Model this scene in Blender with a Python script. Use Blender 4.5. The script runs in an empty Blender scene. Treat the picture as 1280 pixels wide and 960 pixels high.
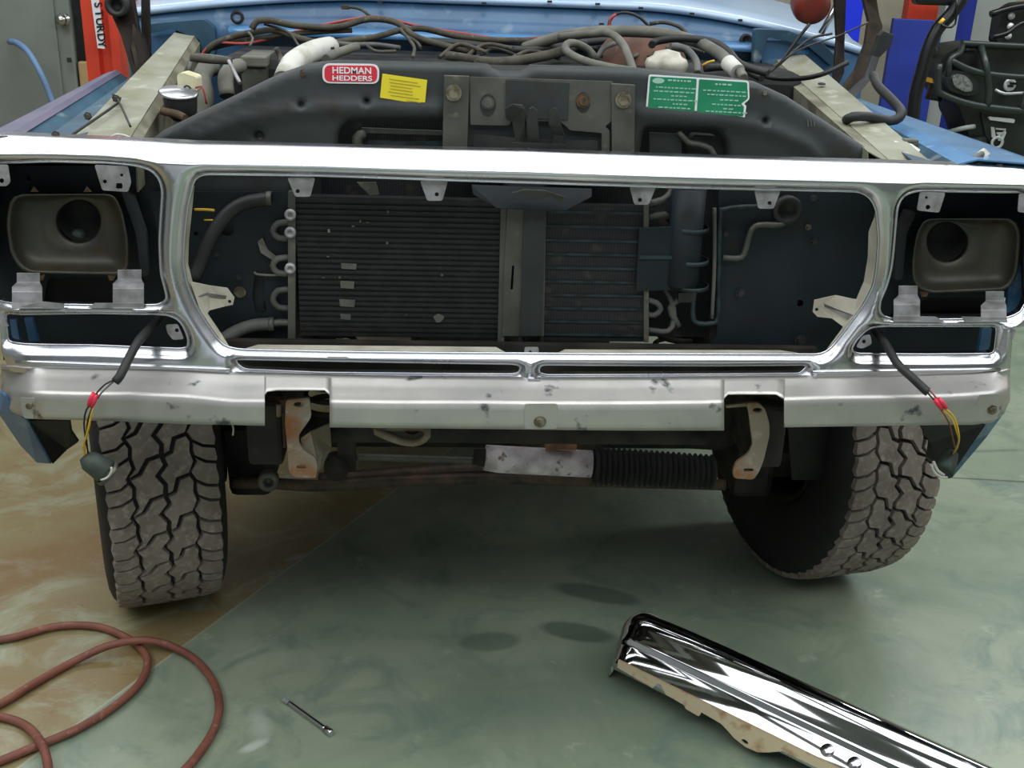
import bpy, bmesh, math, random
import numpy as np
from mathutils import Vector, Matrix
from mathutils.geometry import delaunay_2d_cdt
random.seed(7)
SC = bpy.context.scene
COL = SC.collection
# ------------------------------------------------------------------ camera
YAW, PIT, ROL, F = 0.078709, 0.377537, 0.039417, 1362.49
CL = Vector((-0.18972, -1.96228, 1.63566))
_cy, _sy, _cp, _sp = math.cos(YAW), math.sin(YAW), math.cos(PIT), math.sin(PIT)
FW = Vector((_sy*_cp, _cy*_cp, -_sp)); _r = Vector((_cy, -_sy, 0)); _u = _r.cross(FW)
RT = _r*math.cos(ROL) + _u*math.sin(ROL); UP = _u*math.cos(ROL) - _r*math.sin(ROL)
cd = bpy.data.cameras.new('camera'); cam = bpy.data.objects.new('camera', cd); COL.objects.link(cam)
cd.sensor_width = 36; cd.lens = 36*F/1280; cd.clip_start = .05; cd.clip_end = 60
m = Matrix((RT, UP, -FW)).transposed().to_4x4(); m.translation = CL; cam.matrix_world = m
SC.camera = cam
SC.view_settings.view_transform = 'Standard'; SC.view_settings.look = 'None'
SC.view_settings.exposure = 0.25; SC.view_settings.gamma = 1; SC.view_settings.use_curve_mapping = False
# ------------------------------------------------------------------ world + shop lamps
wd = bpy.data.worlds.new('world'); SC.world = wd; wd.use_nodes = True
wd.node_tree.nodes['Background'].inputs[0].default_value = (.6, .68, .8, 1)
wd.node_tree.nodes['Background'].inputs[1].default_value = .25
def area(x, y, z, sx, sy, power, rz=0, col=(.93, .97, 1)):
    l = bpy.data.lights.new('shop_lamp', 'AREA'); l.shape = 'RECTANGLE'; l.size = sx; l.size_y = sy
    l.energy = power; l.color = col
    o = bpy.data.objects.new('shop_lamp', l); COL.objects.link(o); o.location = (x, y, z); o.rotation_euler = (0, 0, rz)
for lx, ly, lp, lw in ((-2.6, -2.4, 44, 1.7), (.3, -2.4, 44, 1.7), (3.2, -2.4, 44, 1.7), (-2.6, .1, 52, 2.2), (.2, .1, 52, 2.2), (3.0, .1, 52, 2.2), (-2.2, 3.4, 50, .5), (2.2, 3.4, 50, .5), (4.6, 3.6, 60, .5)):
    area(lx, ly, 3.6, 2.6, lw, lp)
# broad bluish fill light added behind the camera for bands in the chrome
_l = bpy.data.lights.new('chrome_fill_light', 'AREA'); _l.shape = 'RECTANGLE'; _l.size = 3.4; _l.size_y = 2.5; _l.energy = 15; _l.color = (.86, .90, 1)
_o = bpy.data.objects.new('chrome_fill_light', _l); COL.objects.link(_o); _o.location = (-.6, -5.4, 1.3); _o.rotation_euler = (math.radians(90), 0, 0)
def ray(px, py): return FW + RT*((px-640)/F) - UP*((py-480)/F)
def P(px, py, y): d = ray(px, py); return CL + d*((y-CL.y)/d.y)
def PZ(px, py, z=0.0): d = ray(px, py); return CL + d*((z-CL.z)/d.z)
def PX(px, py, x): d = ray(px, py); return CL + d*((x-CL.x)/d.x)
def S(px, py, fy):
    p = P(px, py, 0)
    for _ in range(6): p = P(px, py, fy(p.x, p.z))
    return p
# ------------------------------------------------------------------ materials
def hx(h):
    c = [int(h[i:i+2], 16)/255 for i in (0, 2, 4)]
    return tuple(v/12.92 if v <= .04045 else ((v+.055)/1.055)**2.4 for v in c) + (1,)
def nn(nt, t, **kw):
    n = nt.nodes.new(t)
    for k, v in kw.items():
        if k.startswith('i_'): n.inputs[int(k[2:])].default_value = v
        else: setattr(n, k, v)
    return n
def mat(name, c1, rough=.5, metal=0, c2=None, scale=8, lo=.4, hi=.65, c3=None, scale3=30, lo3=.55, hi3=.7, bump=0, bscale=60, coat=0, r2=None, spec=.5):
    ma = bpy.data.materials.new(name); ma.use_nodes = True; nt = ma.node_tree; b = nt.nodes['Principled BSDF']
    b.inputs['Roughness'].default_value = rough; b.inputs['Metallic'].default_value = metal
    b.inputs['Base Color'].default_value = hx(c1); b.inputs['Coat Weight'].default_value = coat
    b.inputs['Specular IOR Level'].default_value = spec
    L = nt.links.new; tc = nn(nt, 'ShaderNodeTexCoord')
    def noise(sc, det=6):
        n = nn(nt, 'ShaderNodeTexNoise'); n.inputs['Scale'].default_value = sc; n.inputs['Detail'].default_value = det
        L(tc.outputs['Object'], n.inputs['Vector']); return n.outputs['Fac']
    def rng(s, a, bb):
        n = nn(nt, 'ShaderNodeMapRange'); L(s, n.inputs[0]); n.inputs[1].default_value = a; n.inputs[2].default_value = bb; return n.outputs[0]
    cur = None
    if c2:
        f = rng(noise(scale), lo, hi)
        mx = nn(nt, 'ShaderNodeMix', data_type='RGBA'); L(f, mx.inputs[0]); mx.inputs[6].default_value = hx(c1); mx.inputs[7].default_value = hx(c2)
        cur = mx.outputs[2]
        if r2 is not None:
            mr = nn(nt, 'ShaderNodeMapRange'); L(f, mr.inputs[0]); mr.inputs[3].default_value = rough; mr.inputs[4].default_value = r2
            L(mr.outputs[0], b.inputs['Roughness'])
    if c3:
        f = rng(noise(scale3), lo3, hi3)
        mx = nn(nt, 'ShaderNodeMix', data_type='RGBA'); L(f, mx.inputs[0])
        if cur: L(cur, mx.inputs[6])
        else: mx.inputs[6].default_value = hx(c1)
        mx.inputs[7].default_value = hx(c3); cur = mx.outputs[2]
    if cur: L(cur, b.inputs['Base Color'])
    if bump:
        bp = nn(nt, 'ShaderNodeBump'); bp.inputs['Strength'].default_value = bump; bp.inputs['Distance'].default_value = .01
        L(noise(bscale), bp.inputs['Height']); L(bp.outputs[0], b.inputs['Normal'])
    return ma
M = dict(
 chrome=mat('polished_trim', 'D6D6D8', .2, 1, 'BFC2CC', 5, .35, .7, r2=.32),
 alu=mat('brushed_aluminium', 'C4C0BA', .42, .85, 'ADABA8', 9, .4, .7, '5E6264', 20, .63, .70, bump=.03, bscale=25, r2=.5),
 flange=mat('bare_trim_flange', 'C8C3B2', .6, .1, 'A8A292', 14, .4, .7),
 tab=mat('zinc_tab', 'A9A7AA', .5, .5, '7C7A76', 30, .4, .7, bump=.1),
 bumper=mat('chrome_plate', 'D8D8DA', .05, 1, 'C8CACC', 3),
 bumper_in=mat('rusty_warm_lit_lip', 'F2DCBC', .35, .45, 'C08A58', 22, .52, .7),  # rust patches; the cream base also carries warm reflected light
 paintblue=mat('faded_blue_paint', '446E94', .45, 0, '32587C', 6, .35, .7, '7490A4', 22, .58, .75, coat=.3),
 fenderblue=mat('fender_blue_paint', '4F82AE', .3, 0, '3E6C96', 7, .4, .7, '7FA2BC', 30, .6, .75, coat=.4),
 fendervalley=mat('shaded_fender_blue', '1F3C50', .55, 0, '2B5064', 9, .4, .6, '8E9E98', 14, .6, .8),  # darker fender blue: shade of gutters and apron recesses put into the colour
 fenderpurple=mat('oxidised_blue_paint', '4C4F66', .55, 0, '605A6E', 7, .4, .6),
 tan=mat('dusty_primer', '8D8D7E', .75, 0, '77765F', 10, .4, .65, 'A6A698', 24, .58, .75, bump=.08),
 tandark=mat('dusty_primer_shaded', '7F7E6A', .8, 0, '5B5644', 14, .4, .65),  # darker copy of the apron primer, side shading is in the colour
 support=mat('dirty_dark_panel', '292E2E', .55, 0, '393D3D', 5, .35, .7, '302C26', 16, .55, .75, bump=.04, bscale=30, spec=.4),
 support_lo=mat('dark_blue_panel', '161D22', .55, .0, '1F2A30', 6, .35, .7, '26221C', 18, .58, .75, spec=.3),
 latch=mat('dusty_steel', '595A52', .55, .3, '42433C', 12, .4, .7, '6E6A5A', 30, .6, .7),
 latchdark=mat('dark_steel', '262827', .5, .15, '343632', 14),
 bolt=mat('dull_bolt', '8C8672', .5, .6, '5E5644', 60, .4, .6),
 fin=mat('core_fin', '121311', .7, .2, '231E19', 40, .45, .7, '2F2A22', 90, .58, .7),
 coretube=mat('core_tube', '111416', .6, .1, '1C1D1D', 30, .4, .6),
 corebar=mat('core_bar', '2D3D42', .55, .3, '1D2528', 30, .4, .6),
 dark=mat('shade_black', '101110', .75, 0, '1B1A17', 12),  # near black, stands for shade in cavities and under the body
 rubber=mat('black_hose_rubber', '1A1B1B', .6, 0, '2A2A28', 20),
 hose=mat('dusty_hose', '57574F', .7, 0, '6C6B5F', 18, .4, .65),
 hose2=mat('grey_hose', '484A47', .65, 0, '5C5C54', 18, .4, .65),
 harness=mat('dusty_harness', '4A463A', .8, 0, '2E2B24', 25, .4, .65, '6F6B5C', 50, .6, .75),
 redwire=mat('red_wire', '9A3A36', .5), yellowwire=mat('yellow_wire', 'C9A022', .5), blackwire=mat('black_wire', '151412', .5), brownwire=mat('brown_wire', '6A4026', .5),
 red=mat('red_connector', 'D8304A', .35), white=mat('white_plastic', 'C6C5BC', .5, 0, 'A5A290', 20, .5, .7),
 cream=mat('cream_plastic', 'E0DCB8', .5, 0, 'C4BE98', 20, .5, .7),
 rust=mat('rusty_steel', '4A3A2C', .8, .2, '7A583A', 20, .4, .65, '3C342A', 40, .5, .7, bump=.15),
 rusttan=mat('rust_bleached_steel', '8A8070', .65, .3, '8A5E3A', 16, .45, .62, 'A39C90', 30, .55, .7, bump=.1),
 chassis=mat('greasy_chassis', '1B1815', .7, .2, '36302A', 14, .4, .65, bump=.1),
 drag=mat('greasy_tube', '453C32', .6, .4, '5C4838', 18, .4, .65, '2E2A26', 40, .5, .7),
 bucket=mat('galvanised_bucket', '3A3A34', .45, .4, '4A473A', 12, .35, .65, '43301F', 22, .6, .72),
 stab=mat('white_damper_paint', 'E4D9DE', .55, 0, 'B0A4A8', 20, .4, .65, '7A6048', 60, .6, .7),
 copper=mat('coppery_steel', '8F5B3C', .5, .5, '5E4030', 30),
 tyre=mat('tyre_rubber', '161616', .75, 0, '1F1E1D', 20, bump=.05),
 tread=mat('dusty_tread', '857B72', .9, 0, '70665E', 14, .35, .7, '948A80', 60, .5, .7, bump=.1, bscale=120),
 rim=mat('dark_rim', '1B1816', .6, .4, '2C241C', 14),
 silver=mat('silver_cap', 'C4C6C8', .3, .9),
 booster=mat('rusty_booster', '6E4A38', .6, .3, '4F382C', 20, .4, .65),
 clear=mat('cloudy_reservoir', 'B8B4A6', .35, 0, '8E8A78', 30, .45, .7),
 cowl=mat('cowl_top_painted_sheen', 'A2B8CE', .3, 0, '8CA8C6', 5, .4, .7, coat=.6),  # pale tint stands for the reflection on the blue cowl
 hinge=mat('greasy_hinge', '15110E', .6, 0, '231A13', 20, .4, .65, '1C1816', 40, .5, .7, spec=.15),
 hingetan=mat('dusty_hinge', '382F26', .7, 0, '241E18', 20, .4, .65, spec=.15),
 stickred=mat('red_sticker', 'D22B3E', .45), stickyel=mat('yellow_sticker', 'E6D32A', .5), stickgrn=mat('green_sticker', '157A52', .45, 0, '1E8A60', 20), stickwht=mat('sticker_white', 'E6E8EA', .5), inkd=mat('faded_ink', 'B0A22C', .6), inkw=mat('pale_ink', '9CC4B4', .6),
 hosered=mat('red_air_hose', '84503F', .6, 0, '6E3E34', 10, .4, .65, '976A5A', 40, .6, .75),
 hoseblue=mat('blue_air_hose', '6C8BB0', .5),
 orange=mat('orange_red_paint', 'D8452A', .45, 0, 'C63A22', 6), black=mat('black_plastic', '0B0C0D', .35, 0, '15171A', 12),
 cab=mat('grey_green_paint', '737A72', .55, 0, '7B827A', 4), knob=mat('brass_knob', 'B8B8B4', .25, 1),
 box=mat('tan_cardboard', 'B09468', .8, 0, 'A2875C', 8), bluep=mat('blue_panel', '2C3FA0', .5, 0, '26388E', 5), bluebr=mat('bright_blue_panel', '1030E0', .5), bluedk=mat('dark_blue_steel', '12288C', .5), greyp=mat('pale_grey_steel', 'A5AAA5', .5),
 wall=mat('cream_wall', 'B9B4A2', .8, 0, 'AFA996', 2), walld=mat('grey_wall', '8A8E8C', .8), ceil=mat('ceiling_grey', '9A9DA0', .9), trim=mat('rubber_trim', '4A4A48', .7),
 atv=mat('black_atv_plastic', '0C0F0E', .45, 0, '1E2622', 5), lens=mat('headlight_lens', 'D8DCE0', .12, .8, '9AA0A8', 60, .4, .6), atvgrey=mat('grey_atv_trim', '2C3431', .4, .2), yellow=mat('yellow_plastic', 'E0B020', .5), emblem=mat('pale_emblem', 'C8CCCC', .4, .3),
 steel=mat('bright_steel', 'C8C8CC', .18, 1), green=mat('dull_green_lamp_socket', '3A463C', .6, 0, '2A332C', 30),
 glass=mat('dark_glass', '9FB0C0', .05, 0))
# ------------------------------------------------------------------ mesh helpers
class MB:
    def __init__(s): s.v = []; s.f = []; s.sm = []
    def add(s, vs, fs, smooth=False):
        b = len(s.v); s.v += [tuple(x) for x in vs]; s.f += [tuple(i+b for i in f) for f in fs]; s.sm += [smooth]*len(fs); return s
    def box(s, a, b):
        x0, y0, z0 = [min(p, q) for p, q in zip(a, b)]; x1, y1, z1 = [max(p, q) for p, q in zip(a, b)]
        return s.add([(x0,y0,z0),(x1,y0,z0),(x1,y1,z0),(x0,y1,z0),(x0,y0,z1),(x1,y0,z1),(x1,y1,z1),(x0,y1,z1)],
                     [(0,3,2,1),(4,5,6,7),(0,1,5,4),(1,2,6,5),(2,3,7,6),(3,0,4,7)])
    def tube(s, pts, r, n=10, closed=False, smooth=True):
        pts = [Vector(p) for p in pts]; k = len(pts); rs = r if isinstance(r, (list, tuple)) else [r]*k
        up = None; vs = []
        for i, p in enumerate(pts):
            a = pts[(i-1) % k] if (closed or i) else p; b = pts[(i+1) % k] if (closed or i < k-1) else p
            t = (b-a).normalized() if (b-a).length > 1e-9 else Vector((0,0,1))
            if up is None:
                up = Vector((0,0,1)) if abs(t.z) < .9 else Vector((0,1,0))
            up = (up - t*up.dot(t)); up = up.normalized() if up.length > 1e-6 else t.orthogonal().normalized()
            q = t.cross(up)
            for j in range(n):
                an = 2*math.pi*j/n; vs.append(p + (up*math.cos(an)+q*math.sin(an))*rs[i])
        fs = []
        for i in range(k if closed else k-1):
            for j in range(n):
                a = i*n+j; b = i*n+(j+1) % n; c = ((i+1) % k)*n+(j+1) % n; d = ((i+1) % k)*n+j
                fs.append((a, b, c, d))
        s.add(vs, fs, smooth)
        if not closed:
            s.add(vs[:n], [tuple(range(n))[::-1]]); s.add(vs[-n:], [tuple(range(n))])
        return s
    def lathe(s, c, axis, prof, n=32, smooth=True):
        c = Vector(c); ax = Vector(axis).normalized(); u = ax.orthogonal().normalized(); w = ax.cross(u); vs = []
        for a, r in prof:
            for j in range(n):
                t = 2*math.pi*j/n; vs.append(c+ax*a+(u*math.cos(t)+w*math.sin(t))*max(r, 1e-4))
        fs = [(i*n+j, i*n+(j+1) % n, (i+1)*n+(j+1) % n, (i+1)*n+j) for i in range(len(prof)-1) for j in range(n)]
        return s.add(vs, fs, smooth)
    def grid(s, rows, smooth=True, closed=False):
        n = len(rows[0]); vs = [p for r in rows for p in r]
        return s.add(vs, [(i*n+j, i*n+j+1, (i+1)*n+j+1, (i+1)*n+j) for i in range(len(rows)-1) for j in range(n-1)], smooth)
    def build(s, name, m_, parent=None, bevel=0, solid=0, sub=0):
        me = bpy.data.meshes.new(name); me.from_pydata(s.v, [], s.f); me.polygons.foreach_set('use_smooth', s.sm); me.update()
        me.materials.append(M[m_] if isinstance(m_, str) else m_)
        bm = bmesh.new(); bm.from_mesh(me); bmesh.ops.remove_doubles(bm, verts=bm.verts, dist=1e-6) if not s.keep() else None
        bmesh.ops.recalc_face_normals(bm, faces=bm.faces); bm.to_mesh(me); bm.free()
        o = bpy.data.objects.new(name, me); COL.objects.link(o)
        if parent: o.parent = parent; o.matrix_parent_inverse = Matrix.Translation(-world(parent))
        if solid: q = o.modifiers.new('s', 'SOLIDIFY'); q.thickness = solid; q.offset = 0
        if bevel: q = o.modifiers.new('b', 'BEVEL'); q.width = bevel; q.segments = 2; q.limit_method = 'ANGLE'; q.angle_limit = .6
        if sub: q = o.modifiers.new('u', 'SUBSURF'); q.levels = q.render_levels = sub
        return o
    def keep(s): return False
def world(o):
    v = Vector(o.location)
    return v if not o.parent else v + (world(o.parent) if o.parent.type == 'EMPTY' else Vector((0, 0, 0))) - (world(o.parent) if o.parent.type == 'EMPTY' and o.type == 'MESH' else Vector((0, 0, 0)))
def tag(o, label=None, cat=None, group=None, kind=None):
    if label: o['label'] = label
    if cat: o['category'] = cat
    if group: o['group'] = group
    if kind: o['kind'] = kind
    return o
def thing(name, label, cat, loc=(0, 0, 0), group=None):
    o = bpy.data.objects.new(name, None); COL.objects.link(o); o.location = loc; o.empty_display_size = .1
    return tag(o, label, cat, group)
def cr(pts, step=.02, closed=False):
    pts = [Vector(p) for p in pts]; n = len(pts); out = []
    for i in range(n if closed else n-1):
        p0 = pts[(i-1) % n] if (closed or i) else pts[0]*2-pts[1]
        p1, p2 = pts[i], pts[(i+1) % n]; p3 = pts[(i+2) % n] if (closed or i < n-2) else pts[-1]*2-pts[-2]
        k = max(2, int((p2-p1).length/step))
        for j in range(k):
            t = j/k; out.append(.5*((2*p1)+(p2-p0)*t+(2*p0-5*p1+4*p2-p3)*t*t+(3*p1-p0-3*p2+p3)*t**3))
    if not closed: out.append(pts[-1])
    return out
def rnd(pts, r, k=5):
    out = []; n = len(pts)
    for i in range(n):
        p = Vector(pts[i][:2]); a = Vector(pts[i-1][:2]); b = Vector(pts[(i+1) % n][:2])
        rr = min(r, (a-p).length*.45, (b-p).length*.45); A = p+(a-p).normalized()*rr; B = p+(b-p).normalized()*rr
        for j in range(k+1):
            t = j/k; q = A*(1-t)**2+p*2*t*(1-t)+B*t*t; out.append((q.x, q.y) + tuple(pts[i][2:3]))
    return out
def circ(px, py, r, n=16, ry=None, y=None):
    return [(px+r*math.cos(2*math.pi*j/n), py+(ry or r)*math.sin(2*math.pi*j/n)) + ((y,) if y is not None else ()) for j in range(n)]
def inside(p, poly):
    x, y = p; c = False; j = len(poly)-1
    for i in range(len(poly)):
        xi, yi = poly[i][:2]; xj, yj = poly[j][:2]
        if (yi > y) != (yj > y) and x < (xj-xi)*(y-yi)/(yj-yi)+xi: c = not c
        j = i
    return c
def cdt(outer, holes=(), extra=()):
    vs = []; es = []
    for L in (outer, *holes):
        b = len(vs); vs += [Vector(p[:2]) for p in L]; es += [(b+i, b+(i+1) % len(L)) for i in range(len(L))]
    nb = len(vs); vs += [Vector(p[:2]) for p in extra]
    ov, oe, of, ovo, oeo, ofo = delaunay_2d_cdt(vs, es, [], 0, 1e-7)
    fs = []
    for f in of:
        c = sum((ov[i] for i in f), Vector((0, 0)))/len(f)
        if inside(c, outer) and not any(inside(c, h) for h in holes): fs.append(list(f))
    return ov, fs, ovo
def plate(name, pts, y, t, m_, parent=None, holes=(), bevel=0):
    """flat pressed plate: outline points (photo position, optional own depth), real thickness t backwards"""
    loops = [pts, *holes]; fr = []
    for L in loops: fr += [P(p[0], p[1], p[2] if len(p) > 2 else y) for p in L]
    outer = [(p[0], -p[1]) for p in pts]; hs = [[(p[0], -p[1]) for p in h] for h in holes]
    ov, fs, ovo = cdt(outer, hs)
    idx = [o_[0] if o_ else None for o_ in ovo]; b = MB(); n = len(fr)
    fs = [[idx[i] for i in f] for f in fs if all(idx[i] is not None for i in f)]
    bk = [p+Vector((0, t, 0)) for p in fr]
    b.add(fr+bk, fs + [[i+n for i in f[::-1]] for f in fs])
    s = 0
    side = []
    for L in loops:
        k = len(L); side += [(s+i, s+(i+1) % k, n+s+(i+1) % k, n+s+i) for i in range(k)]; s += k
    b.add(fr+bk, side)
    o = b.build(name, m_, parent, bevel=bevel)
    return o
def bx(x0, y0, x1, y1): return [(x0, y0), (x1, y0), (x1, y1), (x0, y1)]
def tubep(name, pts, r, m_, parent=None, step=.012, n=8):
    return MB().tube(cr([P(*p) for p in pts], step), r, n).build(name, m_, parent)
def bolt(px, py, y, r, m_, parent, name='bolt', h=.008):
    c = P(px, py, y); b = MB()
    b.lathe(c, (0, -1, 0), [(0, r*1.35), (.002, r*1.35), (.002, r*.9), (h, r*.85), (h, 0)], 6 if r < .009 else 14, False)
    return b.build(name, m_, parent)
def dsts(P_, segs):
    A = segs[:, 0]; B = segs[:, 1]; out = np.full(len(P_), 9.); AB = B-A; L2 = (AB**2).sum(1)+1e-12
    for i in range(0, len(P_), 400):
        q = P_[i:i+400, None]; t = np.clip(((q-A)*AB).sum(2)/L2, 0, 1); d = np.sqrt(((q-A-t[..., None]*AB)**2).sum(2)).min(1); out[i:i+400] = d
    return out
def resample(L, step):
    out = []
    for i in range(len(L)):
        a = Vector(L[i]); b = Vector(L[(i+1) % len(L)]); k = max(1, round((b-a).length/step))
        out += [tuple(a+(b-a)*j/k) for j in range(k)]
    return out
def relief(name, outer, holes, yf, m_, parent, offs=(.003, .007, .012, .019), step=.008, gstep=.02, back=.03, hole_back=None, rim_outer=True):
    """pressed sheet in the x-z plane whose depth follows yf(x, z, distance to the nearest edge)"""
    outer = resample(outer, step); holes = [resample(h, step) for h in holes]
    segs = np.array([[L[i], L[(i+1) % len(L)]] for L in ([outer] if rim_outer else [])+holes for i in range(len(L))])
    allseg = np.array([[L[i], L[(i+1) % len(L)]] for L in [outer]+holes for i in range(len(L))])
    cand = []
    for L in [outer]+holes:
        for i in range(len(L)):
            a = Vector(L[i-1]); p = Vector(L[i]); b = Vector(L[(i+1) % len(L)]); t = (b-a).normalized(); nrm = Vector((-t.y, t.x))
            for o_ in offs:
                for sg in (1, -1): q = p+nrm*o_*sg; cand.append((q.x, q.y, o_))
    xs = [p[0] for p in outer]; zs = [p[1] for p in outer]
    x = min(xs)
    while x < max(xs):
        z = min(zs)
        while z < max(zs): cand.append((x, z, offs[-1]*1.25)); z += gstep
        x += gstep
    ca = np.array(cand); d = dsts(ca[:, :2], allseg); ca = ca[d > ca[:, 2]*.93]
    if name == 'grille_surround':
        ex = [(x_, ztopf(x_)-dz) for x_ in np.arange(min(xs)+.01, max(xs)-.01, .008) for dz in (.006, .012, .020, .026, .031,   .0338, .029, .037, .041, .046)]
        de = dsts(np.array(ex), allseg); ex = [e for e, d_ in zip(ex, de) if d_ > .003]
        zt = np.array([ztopf(c_[0]) for c_ in ca]); ca = ca[ca[:, 1] < zt-.049]; ca = np.vstack([ca, [(a, b, 0) for a, b in ex]])
    pts = [(a, b) for a, b, c in ca if inside((a, b), outer) and not any(inside((a, b), h) for h in holes)]
    ov, fs, ovo = cdt(outer, holes, pts)
    V = np.array([(v.x, v.y) for v in ov]); D = dsts(V, segs)
    mb = MB(); vs = [(V[i, 0], yf(V[i, 0], V[i, 1], D[i]), V[i, 1]) for i in range(len(V))]
    nidx = {}
    for k, o_ in enumerate(ovo):
        for q in o_: nidx[q] = k
    mb.add(vs, fs, True)
    s = 0
    for li, L in enumerate([outer]+holes):
        k = len(L); bk = back if li == 0 or hole_back is None else hole_back[li-1]
        fr = [vs[nidx[s+i]] for i in range(k)]; bb = [(a, b+bk, c) for a, b, c in fr]
        mb.add(fr+bb, [(i, (i+1) % k, k+(i+1) % k, k+i) for i in range(k)], False); s += k
    return mb.build(name, m_, parent)
def text(name, s, size, m_, parent, org, xdir, zdir, ext=.0004, sx=1):
    """lettering as thin solid shapes; org = left foot of the line"""
    cu = bpy.data.curves.new(name, 'FONT'); cu.body = s; cu.size = size; cu.extrude = ext; cu.offset = size*.018
    t = bpy.data.objects.new(name, cu); COL.objects.link(t); dg = bpy.context.evaluated_depsgraph_get()
    me = bpy.data.meshes.new_from_object(t.evaluated_get(dg)); COL.objects.unlink(t); bpy.data.objects.remove(t)
    X = Vector(xdir).normalized(); Z = Vector(zdir).normalized(); Nn = X.cross(Z)
    for v in me.vertices:
        c = v.co.copy(); v.co = Vector(org)+X*c.x*sx+Z*c.y+Nn*c.z
    me.materials.clear(); me.materials.append(M[m_]); o = bpy.data.objects.new(name, me); COL.objects.link(o)
    o.parent = parent; o.matrix_parent_inverse = Matrix.Translation(-world(parent)) if parent else Matrix()
    return o
# ------------------------------------------------------------------ room shell
def structure(name, b, m_): return tag(b.build(name, m_), kind='structure')
RX0, RX1, RY0, RY1, RZ = -4.6, 6.6, -5.5, 7.2, 3.8
def floor_mat():
    ma = bpy.data.materials.new('stained_concrete'); ma.use_nodes = True; nt = ma.node_tree; b = nt.nodes['Principled BSDF']; L = nt.links.new
    tc = nn(nt, 'ShaderNodeTexCoord'); O = tc.outputs['Object']
    def noise(sc, det=8, ro=.6, vec=None, w=0):
        n = nn(nt, 'ShaderNodeTexNoise'); n.inputs['Scale'].default_value = sc; n.inputs['Detail'].default_value = det; n.inputs['Roughness'].default_value = ro
        L(vec or O, n.inputs['Vector']); n.inputs['Distortion'].default_value = w; return n.outputs['Fac']
    def rng(s, a, bb, c=0, d=1):
        n = nn(nt, 'ShaderNodeMapRange'); L(s, n.inputs[0]); n.inputs[1].default_value = a; n.inputs[2].default_value = bb; n.inputs[3].default_value = c; n.inputs[4].default_value = d; return n.outputs[0]
    def mix(f, a, c):
        n = nn(nt, 'ShaderNodeMix', data_type='RGBA')
        if isinstance(f, float): n.inputs[0].default_value = f
        else: L(f, n.inputs[0])
        for k, v in ((6, a), (7, c)):
            if isinstance(v, str): n.inputs[k].default_value = hx(v)
            else: L(v, n.inputs[k])
        return n.outputs[2]
    def math_(op, a, c=None):
        n = nn(nt, 'ShaderNodeMath', operation=op)
        for k, v in ((0, a), (1, c)):
            if v is None: continue
            if isinstance(v, (int, float)): n.inputs[k].default_value = v
            else: L(v, n.inputs[k])
        return n.outputs[0]
    def mapped(px_loc, rz, sx, sy):
        n = nn(nt, 'ShaderNodeMapping', vector_type='TEXTURE'); n.inputs['Location'].default_value = (px_loc[0], px_loc[1], 0)
        n.inputs['Rotation'].default_value = (0, 0, rz); n.inputs['Scale'].default_value = (sx, sy, 1); L(O, n.inputs['Vector']); return n.outputs[0]
    grn = mix(rng(noise(1.3, 8, .65, w=.6), .38, .64), '74826F', '929B86')
    grn = mix(rng(noise(4.5, 9, .7, w=1), .5, .72), grn, '62756A')
    grn = mix(rng(noise(11, 9, .7), .6, .78), grn, 'A6AE9A')
    tan_ = mix(rng(noise(2.2, 8, .65, w=1.2), .36, .62), '8E8663', '86724C')
    tan_ = mix(rng(noise(3.1, 9, .7, w=1.6), .5, .68), tan_, 'A0A288')
    tan_ = mix(rng(noise(5.5, 9, .7, w=2), .58, .74), tan_, '7A542C')
    # control joint: tan stain to the left of it, green to the right
    A, B_ = PZ(500, 608), PZ(246, 795); dr = (B_-A).normalized(); ang = math.atan2(dr.y, dr.x)
    jm = mapped(A, ang, 1, 1); sep = nn(nt, 'ShaderNodeSeparateXYZ'); L(jm, sep.inputs[0]); jy = sep.outputs[1]
    side = math_('MULTIPLY', jy, -1.0)
    wob = math_('ADD', side, math_('MULTIPLY', math_('SUBTRACT', noise(3), .5), .0))
    col = mix(rng(wob, -.004, .004), grn, tan_)
    jl = rng(math_('ABSOLUTE', jy), .0015, .0045, 1, 0)
    col = mix(math_('MULTIPLY', jl, .6), col, 'B0B09C')
    def blob(px, py, lx, ly, rz, c, amt, soft=.15, nz=6, na=.35):
        nonlocal col
        v = mapped(PZ(px, py), rz, lx, ly); ln = nn(nt, 'ShaderNodeVectorMath', operation='LENGTH'); L(v, ln.inputs[0])
        s = math_('ADD', ln.outputs['Value'], math_('MULTIPLY', math_('SUBTRACT', noise(nz), .5), na))
        col = mix(rng(s, 1+soft, 1-soft, 0, amt), col, c)
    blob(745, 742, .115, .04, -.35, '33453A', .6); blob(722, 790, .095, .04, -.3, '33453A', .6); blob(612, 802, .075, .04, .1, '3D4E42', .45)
    blob(325, 905, .02, .05, .3, 'B4BCB0', .5, .5, 25, 1.2); blob(318, 932, .03, .012, .7, 'C4CCC0', .6, .4, 40, 1.2)
    blob(370, 697, .03, .012, .6, 'A6ACA8', .7, .4, 40, .8); blob(640, 885, .25, .06, .1, '5F7166', .4, .6, 8, 1)
    blob(200, 650, .5, .3, 0, '7A5A30', .25, .7, 4, 2.5); blob(60, 700, .25, .12, .6, '7A4E22', .45, .7, 7, 2)  # first blob paints the body's shade on the floor, second is a stain
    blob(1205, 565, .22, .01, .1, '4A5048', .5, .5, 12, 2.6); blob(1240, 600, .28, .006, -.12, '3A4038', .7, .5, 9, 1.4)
    blob(900, 880, .2, .02, .5, '5E6A5C', .35, .5, 10, 1.6)
    L(col, b.inputs['Base Color'])
    L(rng(noise(2.5, 6, .6), .35, .7, .28, .5), b.inputs['Roughness']); b.inputs['Specular IOR Level'].default_value = .5
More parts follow.
